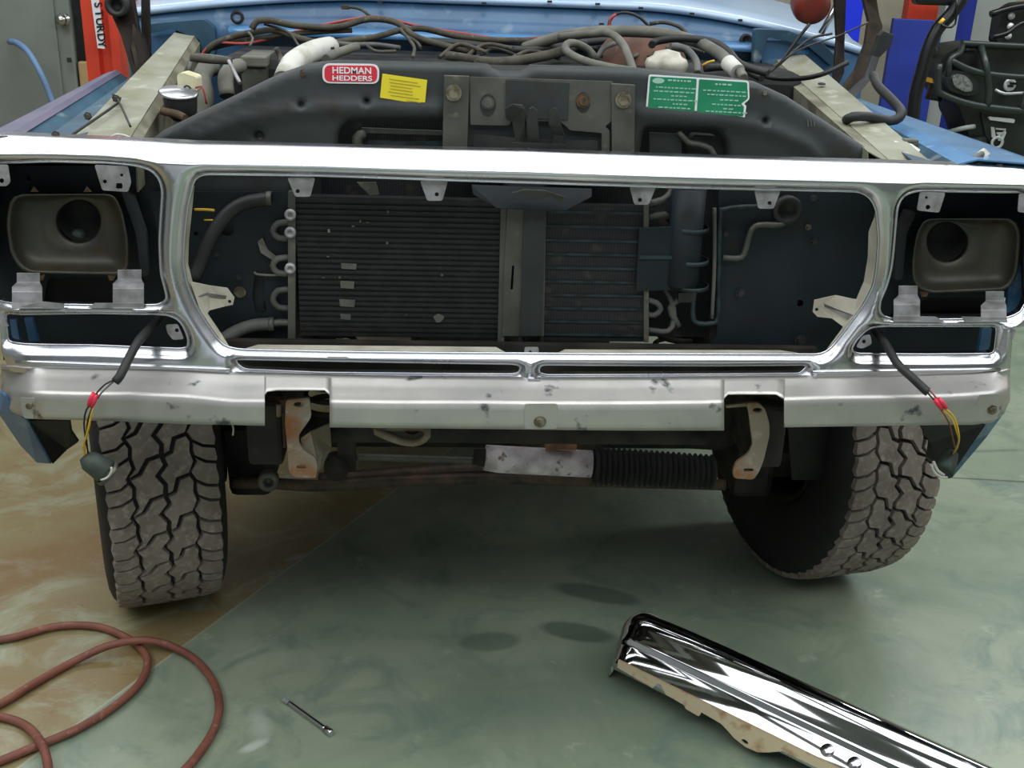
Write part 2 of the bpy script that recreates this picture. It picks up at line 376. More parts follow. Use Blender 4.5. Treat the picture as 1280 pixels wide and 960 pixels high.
    bp = nn(nt, 'ShaderNodeBump'); bp.inputs['Strength'].default_value = .05; bp.inputs['Distance'].default_value = .01; L(noise(7, 6), bp.inputs['Height']); L(bp.outputs[0], b.inputs['Normal'])
    return ma
structure('floor', MB().box((RX0, RY0, -.1), (RX1, RY1, 0)), floor_mat())
structure('ceiling', MB().box((RX0, RY0, RZ), (RX1, RY1, RZ+.1)), 'ceil')
structure('wall_back', MB().box((RX0, RY1, 0), (RX1, RY1+.1, RZ)), 'wall')
structure('wall_front', MB().box((RX0, RY0-.1, 0), (RX1, RY0, RZ)), 'walld')
structure('wall_left', MB().box((RX0-.1, RY0, 0), (RX0, RY1, RZ)), 'walld')
structure('wall_right', MB().box((RX1, RY0, 0), (RX1+.1, RY1, RZ)), 'wall')
structure('baseboard_back', MB().box((RX0, RY1-.02, 0), (RX1, RY1, .1)), 'trim')
# ================================================================== THE TRUCK
TR = thing('pickup_truck', 'faded blue truck front end with bare silver grille surround and no bumper', 'truck', (0, .6, 0))
def YB(x): return .03*x*x + (max(0, abs(x)-.95)**2)*6
# ---------------------------------------- grille surround
H_MAIN = rnd([(240,226),(252,220),(400,222),(540,227),(700,232),(860,237),(1040,241),(1080,242),(1093,250),(1100,264),(1103,300),(1101,335),(1096,362),(1082,388),(1058,420),(1042,440),(1030,447),(900,447),(660,446),(420,444),(295,441),(276,436),(258,411),(243,387),(231,358),(226,330),(228,295),(232,260)], 8, 2)
H_HL = rnd([(-20,206),(60,204),(130,206),(165,209),(184,214),(195,224),(200,240),(198,270),(196,305),(198,345),(204,368),(206,378),(196,385),(100,385),(-6,381),(-18,370)], 8, 2)
H_HR = rnd([(1150,241),(1284,243),(1292,250),(1290,375),(1282,394),(1262,402),(1180,403),(1116,402),(1104,396),(1104,380),(1112,364),(1119,340),(1122,315),(1125,280),(1127,260),(1134,247)], 8, 2)
H_TL = rnd([(2,395),(120,395),(205,397),(219,402),(227,412),(233,428),(232,438),(224,440),(120,436),(6,432)], 6, 2)
H_TR = rnd([(1110,411),(1252,411),(1248,446),(1160,447),(1075,446),(1068,441),(1075,428),(1090,414)], 6, 2)
H_SL = rnd([(292,453),(400,455),(640,459),(652,461),(650,470),(640,472),(400,470),(305,466),(296,461)], 4, 2)
H_SR = rnd([(676,461),(684,460),(900,461),(1008,460),(1012,462),(1004,471),(900,472),(684,473),(674,470)], 4, 2)
ZC = {}
def xz(L): return [(S(a, b, lambda x, z: YB(x)).x, S(a, b, lambda x, z: YB(x)).z) for a, b in [q[:2] for q in L]]
TOPL = [(-34,172),(0,172),(180,180),(240,183),(400,187),(560,191),(660,193),(800,198),(960,203),(1120,207),(1280,212),(1318,214)]
BOTL = [(1262,470),(1180,474),(1000,478),(880,479),(675,479),(600,478),(290,472),(160,467),(12,464)]
outer = xz(TOPL + [(1318,300),(1312,385),(1290,404),(1266,410)] + BOTL + [(2,440),(-3,395),(-28,380),(-36,300)])
def topz(x): return 1.262 - .0*x
ztop = [S(a, b, lambda x, z: YB(x)) for a, b in TOPL]
def ztopf(x): return float(np.interp(x, [p.x for p in ztop], [p.z for p in ztop]))
def yhead(x, z, d):
    e = .020*(1-min(1, d/.020))**1.6
    u = z-(ztopf(x)-.031); t = .5*(u+math.sqrt(u*u+.004**2))
    return YB(x) + e + t*1.2
HDR = None
def relief_cache(): pass
holes = [xz(h) for h in (H_MAIN, H_HL, H_HR, H_TL, H_TR, H_SL, H_SR)]
HDR = relief('grille_surround', outer, holes, lambda x, z, d: yhead(x, z, d if z < ztopf(x)-.05 or True else d), 'chrome', TR,
             offs=(.002, .005, .009, .014, .02), step=.006, gstep=.02, back=.03, hole_back=[.003]+[.018]*6, rim_outer=False)
for nm, h in zip(('grille_opening_rim', 'headlight_opening_rim', 'headlight_opening_rim', 'lamp_opening_rim', 'lamp_opening_rim', 'slot_rim', 'slot_rim'), holes):
    MB().tube([(a, YB(a)+.019, c) for a, c in resample(h, .01)], .0026, 6, closed=True).build(nm, 'chrome', HDR)
# inner flanges of the surround
plate('side_flange', [(236,240,.03),(243,232,.03),(240,262,.08),(236,300,.085),(235,330,.085),(244,366,.085),(258,390,.085),(275,415,.08),(288,436,.05),(276,436,.03),(258,411,.03),(243,387,.03),(231,358,.03),(226,330,.03),(228,295,.03)], .05, .0015, 'flange', HDR)
plate('side_flange', [(1095,262,.03),(1100,264,.03),(1103,300,.03),(1101,335,.03),(1096,362,.03),(1082,388,.03),(1058,420,.03),(1042,440,.03),(1034,436,.06),(1052,412,.07),(1066,385,.08),(1080,352,.085),(1085,322,.085),(1086,290,.085),(1093,272,.07)], .05, .0015, 'flange', HDR)
plate('bottom_flange', [(280,444,.022),(322,431,.09),(620,434,.09),(642,446,.03),(642,448,.022)], .05, .0015, 'flange', HDR)
plate('bottom_flange', [(686,449,.022),(688,446,.03),(706,437,.09),(975,438,.09),(1030,446,.03),(1030,449,.022)], .05, .0015, 'flange', HDR)
def tabp(pts, y, holes=(), nm='mounting_tab', m_='tab'): return plate(nm, pts, y, .002, m_, HDR, holes, bevel=.0006)
tabp(rnd([(359,222),(394,222),(388,246),(369,246)], 3), .03, [circ(372, 239, 2.6)])
tabp(rnd([(525,226),(560,226),(553,251),(534,251)], 3), .03, [circ(546, 243, 2.6)])
tabp(rnd([(787,234),(820,234),(811,256),(793,256)], 3), .03, [circ(800, 250, 2.6)])
tabp(rnd([(943,238),(976,238),(967,261),(948,261)], 3), .03, [circ(962, 254, 2.6)])
tabp(rnd([(655,447),(674,447),(673,434),(656,434)], 2), .02, [circ(663, 440, 2)])
tabp(rnd([(118,206),(160,208),(164,228),(160,240),(128,238),(124,226)], 3), .03, [circ(131, 227, 2.5), circ(152, 219, 2), rnd(bx(145, 229, 153, 236), 2)])
tabp(rnd([(-20,206),(10,206),(13,228),(8,233),(-20,232)], 3), .03, [circ(2, 226, 3)])
tabp(rnd([(1150,240),(1182,241),(1174,266),(1146,263)], 3), .03, [circ(1158, 247, 1.8), circ(1160, 259, 3)])
tabp(rnd([(1274,242),(1300,242),(1300,268),(1272,265)], 3), .03)
tabp(rnd([(207,406),(222,405),(230,424),(216,425),(209,416)], 3), .03, [circ(221, 413, 2.5)])
tabp(rnd([(1088,418),(1090,430),(1078,436),(1070,434),(1078,420)], 3), .03, [circ(1080, 427, 2.5)])
tabp(rnd([(-4,396),(6,398),(11,408),(8,408),(-4,408)], 1), .03)
tabp(rnd([(1256,411),(1270,412),(1266,424),(1258,440),(1252,446),(1248,436)], 2), .03)
# diagonal stays that reach from the flange into the opening
for pts, hl in (([(238,352,.06),(262,357,.1),(284,360,.1),(293,372,.1),(291,381,.1),(281,383,.1),(262,388,.09),(254,400,.06)], [circ(287, 377, 2.2, y=.1)]),
                ([(1090,375,.06),(1068,374,.08),(1045,369,.1),(1018,375,.1),(1016,390,.1),(1022,396,.1),(1040,398,.09),(1056,410,.07),(1066,412,.06)], [circ(1021, 387, 2.2, y=.1)])):
    st = plate('corner_stay', pts, .08, .002, 'flange', HDR, hl)
for pts in ([(240,374,.055),(258,366,.085),(283,370,.095),(282,374,.1),(259,371,.093),(244,380,.06)], [(1072,396,.055),(1030,380,.09),(1031,384,.095),(1066,402,.06)]):
    plate('stay_rib', pts, .08, .003, 'tab', HDR)
# stepped brackets under the headlight buckets
def stepbr(x0, x1, ytop, ymid, ybot, wing):
    b = MB()
    prof = [(ytop, .075), (ytop+12, .075), (ytop+18, .05), (ytop+24, .035), (ybot-8, .032), (ybot, .028)]
    rows = [[P(x0+(0 if i > 1 else 6), py, y), P(x1-(0 if i > 1 else 3), py, y)] for i, (py, y) in enumerate(prof)]
    b.grid(rows, False); o = b.build('stepped_bracket', 'tab', HDR, solid=.002, bevel=.0008)
    plate('bracket_foot', wing, .028, .002, 'tab', HDR); return o
stepbr(15, 53, 341, 0, 386, [(14,386),(52,377),(80,380),(80,386)])
stepbr(141, 180, 337, 0, 386, [(109,385),(118,379),(180,379),(180,386)])
stepbr(1117, 1150, 357, 0, 402, [(1117,395),(1170,396),(1182,403),(1117,403)])
stepbr(1226, 1258, 364, 0, 402, [(1202,396),(1258,397),(1260,403),(1206,403)])
# ---------------------------------------- lower valance
VS = [(2,460,485,500),(16,459,488,515),(34,460,490,523),(60,461,490,524),(100,462,491,525),(160,463,491,527),(230,465,494,530),(290,468,500,531),(330,469,500,532),(412,471,501,534),(500,473,502,535),(600,474,502,536),(675,475,503,537),(780,475,503,538),(880,474,502,538),(906,474,501,538),(980,473,498,534),(1040,472,496,533),(1110,471,495,532),(1180,469,494,531),(1215,468,492,531),(1240,466,490,528),(1254,464,488,518),(1262,462,484,500)]
NOT = [(331, 412, 489), (905, 980, 494)]
def vrow(px, k):
    a = np.interp(px, [v[0] for v in VS], [v[k] for v in VS]); return float(a)
def yval(px, t):
    x = P(px, 490, 0).x; e = max(0, abs(x+.0)-.93)
    return YB(x) - .005 - .062*t + e*e*22*(t > .05) + .02*e
xs = sorted(set([v[0] for v in VS] + [331, 412, 905, 980] + list(range(10, 1262, 12))))
def vcol(px, cut=False):
    a, b_, c = vrow(px, 1), vrow(px, 2), vrow(px, 3); out = []
    prof = [(a-3, -.2), (a, 0), (a+2, .08), (a+(b_-a)*.25, .22), (a+(b_-a)*.5, .48), (a+(b_-a)*.75, .74), (b_-2, .92), (b_, 1.0), (b_+3, 1.06)] + [(b_+3+(c-b_-3)*k/4, 1.06+.02*k/4) for k in range(1, 5)]
    return [P(px, r_, yval(px, t)) for r_, t in prof]
VAL = MB()
sec = [(2, 331), (412, 905), (980, 1262)]
for s0, s1 in sec:
    VAL.grid([vcol(px) for px in xs if s0 <= px <= s1])
for n0, n1, rr_ in NOT:
    rows = []
    for px in [x_ for x_ in xs if n0 <= x_ <= n1]:
        a, b_ = vrow(px, 1), vrow(px, 2); e = min(px-n0, n1-px); top = rr_ + (6*(1-e/6)**2 if e < 6 else 0) - 1
        tmax = (top-a)/(b_-a)
        rows.append([P(px, a-3, yval(px, -.2))] + [P(px, a+(top-a)*k/5, yval(px, tmax*k/5*.97)) for k in range(6)])
    VAL.grid(rows)
VALO = VAL.build('lower_valance', 'alu', TR, solid=.002)
# raised seam on the sheet above the valance
for a, b_ in ((( 20, 452), (288, 462)), ((1015, 465), (1250, 462))):
    MB().tube(cr([S(a[0]+(b_[0]-a[0])*k/6, a[1]+(b_[1]-a[1])*k/6, lambda x, z: YB(x)-.002) for k in range(7)], .03), .0035, 8).build('pressed_bead', 'chrome', HDR)
bolt(675, 527, yval(675, 1.08)-.002, .009, 'bolt', VALO); bolt(38, 506, yval(38, 1.06)-.003, .008, 'bolt', VALO); bolt(1240, 512, yval(1240, 1.06)-.003, .008, 'bolt', VALO)
plate('bolt_pad', rnd([(656,505),(697,505),(696,536),(656,536)], 3), yval(675, 1.08)-.0025, .002, 'alu', VALO)
plate('bolt_pad', rnd([(24,497),(52,498),(52,524),(30,523)], 3), yval(40, 1.06)-.003, .002, 'alu', VALO)
plate('bolt_pad', rnd([(1223,494),(1250,492),(1246,524),(1222,528)], 3), yval(1235, 1.06)-.003, .002, 'alu', VALO)
MB().box(P(660,474,-.012), P(674,487,.0)).build('centre_strap', 'chrome', VALO, bevel=.002)
# dark shield closing the sheet behind the slots
MB().box((-.6, .1, .80), (.6, .12, .90)).build('slot_backing', 'chassis', TR)
# ---------------------------------------- front fender ends under the valance
plate('fender', [(0,488,.03),(6,494,.02),(20,516,.03),(33,525,.04),(64,580,.24),(46,579,.22),(24,556,.15),(-2,518,.06)], .1, .01, 'paintblue', TR, bevel=.003)
plate('fender_liner', [(33,526,.06),(86,526,.10),(88,540,.16),(97,553,.28),(84,562,.30),(66,580,.26)], .1, .012, 'dark', TR)
plate('fender', [(1258,486,.03),(1263,500,.03),(1256,516,.05),(1232,549,.12),(1190,598,.27),(1174,593,.26),(1205,553,.16),(1232,528,.05)], .1, .01, 'paintblue', TR, bevel=.003)
plate('fender_liner', [(1150,531,.10),(1232,531,.06),(1190,592,.26),(1174,585,.28),(1160,572,.3),(1163,553,.2)], .1, .012, 'dark', TR)
# ---------------------------------------- fender tops and inner aprons
def strip(name, a, m_, th=.003, parent=TR):
    """sheet running back: list of stations, each a list of (px, py, y)"""
    n = 6; rows = []
    for i in range(len(a)-1):
        for k in range(n if i < len(a)-2 else n+1):
            t = k/n; rows.append([P(*p)*(1-t)+P(*q)*t for p, q in zip(a[i], a[i+1])])
    return MB().grid(rows, False).build(name, m_, parent, solid=th)
strip('fender_top', [[(-34,178,.06),(-22,173,.06),(8,171,.06),(18,175,.06)], [(128,96,.80),(133,92,.80),(146,88,.80),(151,92,.80)]], 'fenderpurple')
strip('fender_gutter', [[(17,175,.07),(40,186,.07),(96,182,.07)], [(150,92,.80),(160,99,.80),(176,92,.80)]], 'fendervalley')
strip('fender_side', [[(-34,178,.06),(-40,330,.06)], [(128,96,.80),(100,300,.8)]], 'fenderpurple')
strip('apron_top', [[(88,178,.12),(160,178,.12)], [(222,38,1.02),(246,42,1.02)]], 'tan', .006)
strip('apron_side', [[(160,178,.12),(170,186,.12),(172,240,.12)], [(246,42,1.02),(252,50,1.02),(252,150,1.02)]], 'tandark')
MB().box((-.93, .3, .98), (-.5, 1.0, 1.0)).build('wheelhouse', 'dark', TR); MB().box((.5, .3, .98), (.95, 1.0, 1.0)).build('wheelhouse', 'dark', TR)
for _x in (-.99, .97): MB().box((_x, .98, .62), (_x+.02, 3.2, 1.28)).build('body_side', 'paintblue', TR)
strip('fender_top', [[(1196,206,.06),(1222,200,.06),(1300,206,.06),(1330,214,.06)], [(1058,129,.95),(1064,124,.95),(1074,124,.95),(1084,128,.95)]], 'fenderblue')
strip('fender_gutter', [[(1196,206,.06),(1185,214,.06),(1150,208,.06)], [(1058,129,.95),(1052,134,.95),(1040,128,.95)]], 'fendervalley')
strip('fender_side', [[(1330,214,.06),(1340,330,.06)], [(1084,128,.95),(1100,300,.95)]], 'fenderblue')
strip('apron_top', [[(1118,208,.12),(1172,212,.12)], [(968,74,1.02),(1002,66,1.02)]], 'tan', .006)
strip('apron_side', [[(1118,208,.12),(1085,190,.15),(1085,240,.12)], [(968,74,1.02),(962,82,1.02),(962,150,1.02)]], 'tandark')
tubep('apron_rod', [(85,172,.10),(148,128,.33),(145,121,.36)], .0028, 'blackwire', TR); tubep('apron_rod', [(163,158,.13),(148,126,.33),(141,118,.36)], .0022, 'blackwire', TR)
for px, py, y in ((145,123,.35),(110,145,.24),(70,169,.08)): bolt(px, py, y, .006, 'harness', TR)
tubep('cable_tie', [(138,172,.13),(146,168,.13),(158,170,.13),(166,174,.13)], .002, 'white', TR)
# ---------------------------------------- radiator support
SUP = [(165,192),(200,166),(232,150),(300,117),(345,95),(385,81),(420,77),(600,81),(611,82),(617,88),(626,91),(652,91),(659,88),(664,83),(800,87),(900,97),(948,104),(985,121),(1030,150),(1080,182),(1125,222),(1140,300),(1110,452),(655,455),(655,425),(640,425),(640,452),(230,446),(180,300)]
YS = .18
def xs_(L): return [(P(a, b, YS).x, P(a, b, YS).z) for a, b in [q[:2] for q in L]]
BEADS = [[(245,172),(300,150),(360,138),(460,134),(548,137)], [(800,141),(900,150),(960,160),(1010,182),(1022,198)]]
BP = [np.array([[(P(a[0], a[1], YS).x, P(a[0], a[1], YS).z), (P(b[0], b[1], YS).x, P(b[0], b[1], YS).z)] for a, b in zip(L, L[1:])]) for L in BEADS]
def ysup(x, z, d):
    q = np.array([[x, z]]); dd = min(dsts(q, b_)[0] for b_ in BP)
    return YS + .012*(1-min(1, d/.012))**2 - .010*max(0, 1-dd/.02) + (.012 if z < 1.22 and abs(x) > .45 else 0)
HS = [rnd([(422,166),(434,151),(556,151),(556,215),(590,215),(632,232),(632,432),(366,432),(366,240),(400,222),(420,200)], 8, 3),
      rnd([(806,160),(898,163),(910,178),(912,205),(903,238),(903,436),(680,436),(680,235),(792,232),(800,200)], 8, 3),
      circ(323,171,4,10), circ(376,131,2.2,8), circ(458,127,2.2,8), circ(957,152,2,8), circ(1000,380,4,10), circ(335,388,0.1+3,8), circ(1004,245,3,8), rnd([(316,300),(338,298),(338,342),(318,344)], 6, 3)]
HS = HS[:-1]
SUPO = relief('radiator_support', xs_(SUP), [xs_(h) for h in HS], ysup, 'support', TR, offs=(.004, .009), step=.012, gstep=.012, back=.028, hole_back=[.02]*2+[.01]*7)
# lower dark-blue facing panels
plate('side_baffle', rnd([(186,240),(362,240),(362,430),(290,444),(238,440),(210,350)], 6), .165, .004, 'support_lo', SUPO, [circ(284,286,9,14), rnd([(318,345),(330,344),(333,390),(320,392),(315,370)], 4), circ(245,292,3,8)])
plate('side_baffle', rnd([(898,238),(1128,240),(1118,380),(1096,450),(882,446),(882,436),(896,420)], 6), .165, .004, 'support_lo', SUPO, [circ(983,262,16,16), circ(1000,379,4.5,10)])
for px, py, r in ((1016,247,.006),(1010,284,.005),(1017,302,.006),(906,292,.006),(925,366,.008),(1000,425,.009),(300,365,.009),(272,317,.005),(299,346,.005)): bolt(px, py, .162, r, 'bolt' if py in (284, 365) else 'latchdark', SUPO)
bolt(379, 92, .185, .006, 'rust', SUPO); bolt(955,116,.185,.005,'bolt',SUPO)
# ---------------------------------------- condenser, cooler, radiator
def core(name, x0, y0, x1, y1, y, dep, nt_, m1, m2, rt=.0032):
    a, b_ = P(x0, y0, y), P(x1, y1, y); o = MB().box((a.x, y+.004, a.z), (b_.x, y+dep, b_.z)).build(name, m1, TR)
    t = MB()
    for k in range(nt_):
        z = b_.z+(a.z-b_.z)*(k+.5)/nt_; t.box((a.x, y, z-rt), (b_.x, y+.006, z+rt))
    t.build('tube_rows', m2, o); return o
FINM = bpy.data.materials.new('louvred_fin'); FINM.use_nodes = True
def _fin():
    nt = FINM.node_tree; b = nt.nodes['Principled BSDF']; L = nt.links.new; tc = nn(nt, 'ShaderNodeTexCoord'); b.inputs['Roughness'].default_value = .6
    wv = nn(nt, 'ShaderNodeTexWave', bands_direction='X'); wv.inputs['Scale'].default_value = 55; L(tc.outputs['Object'], wv.inputs['Vector'])
    ns = nn(nt, 'ShaderNodeTexNoise'); ns.inputs['Scale'].default_value = 30; L(tc.outputs['Object'], ns.inputs['Vector'])
    mx = nn(nt, 'ShaderNodeMix', data_type='RGBA'); L(wv.outputs['Fac'], mx.inputs[0]); mx.inputs[6].default_value = hx('090A0B'); mx.inputs[7].default_value = hx('222325')
    mr = nn(nt, 'ShaderNodeMapRange'); L(ns.outputs[0], mr.inputs[0]); mr.inputs[1].default_value = .6; mr.inputs[2].default_value = .72
    m2 = nn(nt, 'ShaderNodeMix', data_type='RGBA'); L(mr.outputs[0], m2.inputs[0]); L(mx.outputs[2], m2.inputs[6]); m2.inputs[7].default_value = hx('37302A'); L(m2.outputs[2], b.inputs['Base Color'])
_fin()
CON = core('condenser', 369, 246, 628, 424, .145, .03, 26, FINM, 'coretube')
COO = core('oil_cooler', 680, 256, 806, 428, .145, .025, 10, FINM, 'corebar', .0022)
plate('end_plate', bx(360, 240, 369, 424), .138, .02, 'latch', CON); plate('end_plate', [(626,262),(633,262),(630,432),(622,432)], .138, .02, 'latch', CON)
plate('end_plate', bx(805, 246, 811, 428), .138, .02, 'latch', COO)
for py in (268, 290, 335):
    MB().lathe(P(363, py, .136), (0, -1, 0), [(0, .011), (.006, .011), (.008, .009), (.008, .005), (.003, .004), (.003, 0)], 20).build('ring_nut', 'tab', CON)
for py0, py1 in ((278, 298), (322, 342), (362, 385)):
    tubep('return_bend', [(364, py0, .15), (348, py0+1, .15), (341, (py0+py1)/2, .15), (348, py1-1, .15), (364, py1, .15)], .0065, 'hose2', CON)
tubep('inlet_pipe', [(362,251,.205),(348,250,.205),(338,249,.205)], .007, 'latch', CON); tubep('outlet_pipe', [(366,404,.15),(350,403,.15),(340,405,.15)], .008, 'latch', CON)
for (px, py) in ((337,248),(340,405)): MB().lathe(P(px-4, py, .15), (1, .0, 0), [(0,.012),(0,.014),(.01,.014),(.01,.012)], 18).build('hose_clamp', 'latch', TR)
tubep('upper_hose', [(338,248,.15),(305,254,.148),(282,270,.142),(262,300,.13),(248,335,.12),(240,352,.11)], .0135, 'rubber', TR)
tubep('lower_hose', [(342,405,.15),(315,407,.145),(288,418,.13),(270,434,.12),(262,444,.11)], .0135, 'hose2', TR)
plate('foil_tag', [(322,302,.16),(328,297,.158),(335,312,.162),(345,320,.155),(342,326,.155),(326,316,.152)], .15, .001, 'hose', CON); 
tubep('bracket_lip', [(318,340,.16),(322,343,.16),(342,344,.15),(360,342,.15)], .0025, 'hose', TR)
for px, py, w, h in ((436,333,10,4),(434,356,9,5),(434,379,10,5),(432,396,7,4)):
    plate('torn_label', [(px-w, py-h), (px+w, py-h+1), (px+w-1, py+h), (px-w+1, py+h-1)], .142, .0015, 'hose2', CON)
for _ in range(26):
    px, py = random.uniform(380, 620), random.uniform(255, 415); c = P(px, py, .141); 
    if _ < 12: MB().box(c, c+Vector((random.uniform(.002,.006), .003, random.uniform(.002,.007)))).build('caught_debris', random.choice(('harness','hose2','bolt')), CON)
plate('debris_leaf', rnd([(541,396),(548,392),(556,396),(552,402),(546,404)], 2), .14, .002, 'hose', CON)
plate('centre_brace', [(634,262),(683,262),(682,300),(680,420),(655,420),(628,420),(630,340)], .135, .004, 'latch', SUPO, [rnd([(640,332),(643,332),(641,362),(638,362)], 1)])
plate('brace_ridge', [(655,262),(683,262),(677,420),(650,420)], .129, .005, 'support', SUPO)
plate('brace_leg', [(648,420),(652,420),(652,448),(648,448)], .135, .004, 'chassis', SUPO); plate('brace_leg', [(676,420),(680,420),(680,446),(676,446)], .135, .004, 'chassis', SUPO)
RAD = MB().box((-.42, .28, .86), (.42, .33, 1.36)).build('radiator', FINM, TR)
MB().box((-.46, .27, 1.352), (.46, .34, 1.375)).build('radiator_tank', 'latchdark', RAD)
plate('radiator_bar', [(452,160),(553,164),(553,169),(452,166)], .22, .01, 'latch', RAD); plate('radiator_bar', [(460,176),(553,178),(553,184),(460,182)], .22, .01, 'corebar', RAD)
plate('duct_plate', rnd([(812,166),(852,168),(852,204),(812,202)], 3), .21, .01, 'support', RAD); plate('duct_plate', rnd([(866,168),(896,170),(905,186),(905,204),(862,204),(860,184)], 5), .22, .03, 'rubber', RAD, bevel=.008); tubep('bent_pipe', [(848,164,.2),(860,178,.2),(872,180,.2),(888,186,.2),(896,202,.2)], .006, 'latch', RAD); plate('bottom_view', [(420,424),(470,428),(466,436),(424,432)], .21, .005, 'hose', RAD)
tubep('tank_fitting', [(447,190,.21),(447,172,.21),(454,168,.22)], .01, 'latch', RAD)
# drier bottle
DR = MB().lathe(P(862, 236, .15), (0, 0, -1), [(0,.0),(0,.034),(.19,.036),(.20,.030),(.205,0)], 28).build('receiver_drier', 'support_lo', TR)
for py in (285, 325, 357):
    c = P(862, py, .15); MB().lathe(c, (0, 0, -1), [(-.004,.0365),(-.004,.0385),(.004,.0385),(.004,.0365)], 28).build('drier_band', 'corebar', DR)
plate('drier_bracket', [(799,285),(842,283),(842,363),(795,364)], .132, .004, 'support_lo', DR, bevel=.001)
plate('bracket_rib', [(799,320),(842,320),(842,324),(799,324)], .128, .006, 'corebar', DR)
for pts, r in (([(808,375,.15),(820,378,.14),(826,386,.14),(818,394,.14),(808,392,.15)], .006), ([(808,412,.15),(835,414,.15),(842,400,.16),(840,378,.16),(830,360,.16)], .006), ([(848,408,.16),(838,385,.16),(855,370,.16)], .007),
               ([(808,255,.15),(828,250,.15),(838,240,.17),(832,228,.17),(815,236,.17)], .007), ([(808,272,.15),(830,268,.15),(838,275,.17)], .007)):
    tubep('cooler_pipe', pts, r, 'hose2', TR)
tubep('refrigerant_line', [(868,362,.15),(866,395,.15),(872,404,.15),(890,404,.15),(897,396,.15),(898,350,.15),(900,270,.15),(905,262,.15),(925,259,.15),(962,258,.15)], .0055, 'corebar', TR)
tubep('refrigerant_line', [(893,260,.14),(893,330,.14),(890,398,.14)], .004, 'hose2', TR)
tubep('refrigerant_line', [(903,322,.15),(922,323,.15),(930,318,.15),(935,300,.15),(940,286,.15),(950,281,.15),(975,281,.15),(986,276,.16)], .0062, 'latch', TR)
plate('line_block', bx(848,366,868,378), .145, .01, 'latchdark', TR)
MB().lathe(P(983, 262, .16), (0, -1, 0), [(0,.03),(.012,.03),(.014,.022),(.004,.018),(.0,.0)], 24).build('rubber_grommet', 'rubber', SUPO)
tubep('yellow_clip', [(243,262,.1),(256,262,.1),(268,263,.1)], .0025, 'yellowwire', TR); tubep('yellow_clip', [(255,275,.1),(266,275,.1)], .0015, 'yellowwire', TR)
# ---------------------------------------- hood latch
LA = plate('latch_mount', rnd([(587,96),(767,102),(764,152),(756,158),(762,163),(762,192),(752,192),(752,166),(712,163),(708,158),(700,152),(640,150),(636,157),(588,156)], 3), .165, .006, 'latch', TR, bevel=.001)
plate('latch_strap', [(555,94),(587,95),(584,192),(553,191)], .160, .006, 'latch', LA, bevel=.0015); plate('latch_strap', [(764,104),(794,106),(793,198),(765,196)], .160, .006, 'latch', LA, bevel=.0015)
plate('latch_recess', [(632,100),(712,104),(710,150),(632,146)], .162, .002, 'support', LA)
plate('latch_lower_plate', rnd([(592,168),(640,172),(700,176),(748,176),(745,196),(592,192)], 4), .15, .004, 'latchdark', LA)
for pts in ([(640,152,.15),(633,150,.14),(631,136,.14),(641,130,.13),(653,131,.13),(657,138,.13),(656,160,.14),(656,186,.15),(646,186,.15)],
            [(660,186,.14),(658,150,.13),(661,136,.125),(666,133,.125),(672,138,.125),(673,160,.13),(676,186,.14)],
            [(686,140,.125),(693,134,.12),(698,138,.12),(702,158,.13),(706,170,.14),(700,192,.14),(688,186,.14),(692,168,.14),(686,156,.13)]):
    plate('latch_finger', pts, .13, .006, 'latchdark', LA, bevel=.0015)
plate('latch_crossbar', [(640,178),(708,181),(708,188),(640,186)], .125, .008, 'latchdark', LA)
bolt(567,116,.158,.0115,'bolt',LA,h=.006); bolt(779,125,.158,.0115,'bolt',LA,h=.006); bolt(610,129,.163,.009,'latch',LA); bolt(729,126,.163,.010,'rust',LA); bolt(661,188,.12,.004,'bolt',LA)
for px, py, a, b_ in ((610,131,10,14), (729,128,9,13)): plate('slot_washer', circ(px, py, a, 18, b_), .1635, .001, 'latchdark', LA)
SAF = plate('safety_catch_plate', [(589,231,.12),(740,236,.12),(740,246,.11),(706,264,.09),(640,262,.09),(622,261,.09),(591,243,.11)], .1, .005, 'support_lo', TR, bevel=.002)
plate('catch_hook', [(640,241),(655,237),(680,238),(706,246),(700,253),(690,246),(670,250),(655,244)], .085, .006, 'latch', SAF, bevel=.001)
plate('lower_bracket', [(446,228),(470,228),(474,243),(462,244)], .12, .004, 'latch', TR)
# ---------------------------------------- stickers
def stick(name, pts, m_, y=.1765, t=.001): return plate(name, pts, y, t, m_, TR)
SR = stick('red_decal', rnd([(403,79),(474,80),(474,105),(403,104)], 10, 6), 'stickwht'); SR['label'] = 'red and white pill shaped decal'
plate('red_field', rnd([(405.5,81.5),(471.5,82.3),(471.5,102.8),(405.5,102)], 8, 6), .1755, .001, 'stickred', SR)
def tx(s, px, py, px1, hpx, y, m_, par, name='lettering'):
    o_ = P(px, py, y); e = P(px1, py+(px1-px)*.018, y); w = (e-o_).length; size = hpx/ (F/ (P(px, py, y)-CL).dot(FW)) *1.38
    cu = bpy.data.curves.new('q', 'FONT'); cu.body = s; cu.size = 1; t = bpy.data.objects.new('q', cu); COL.objects.link(t); bpy.context.view_layer.update(); w1 = t.dimensions.x; bpy.data.objects.remove(t)
    return text(name, s, size, m_, par, o_, e-o_, (0, 0, 1), sx=w/(w1*size))
tx('HEDMAN', 415, 91.5, 463, 8, .1748, 'stickwht', SR); tx('HEDDERS', 415, 100.3, 464, 6.2, .1748, 'stickwht', SR)
SY = stick('yellow_decal', [(478,92),(534,100),(531,131),(475,122)], 'stickyel'); SY['label'] = 'yellow paper decal with faded print'
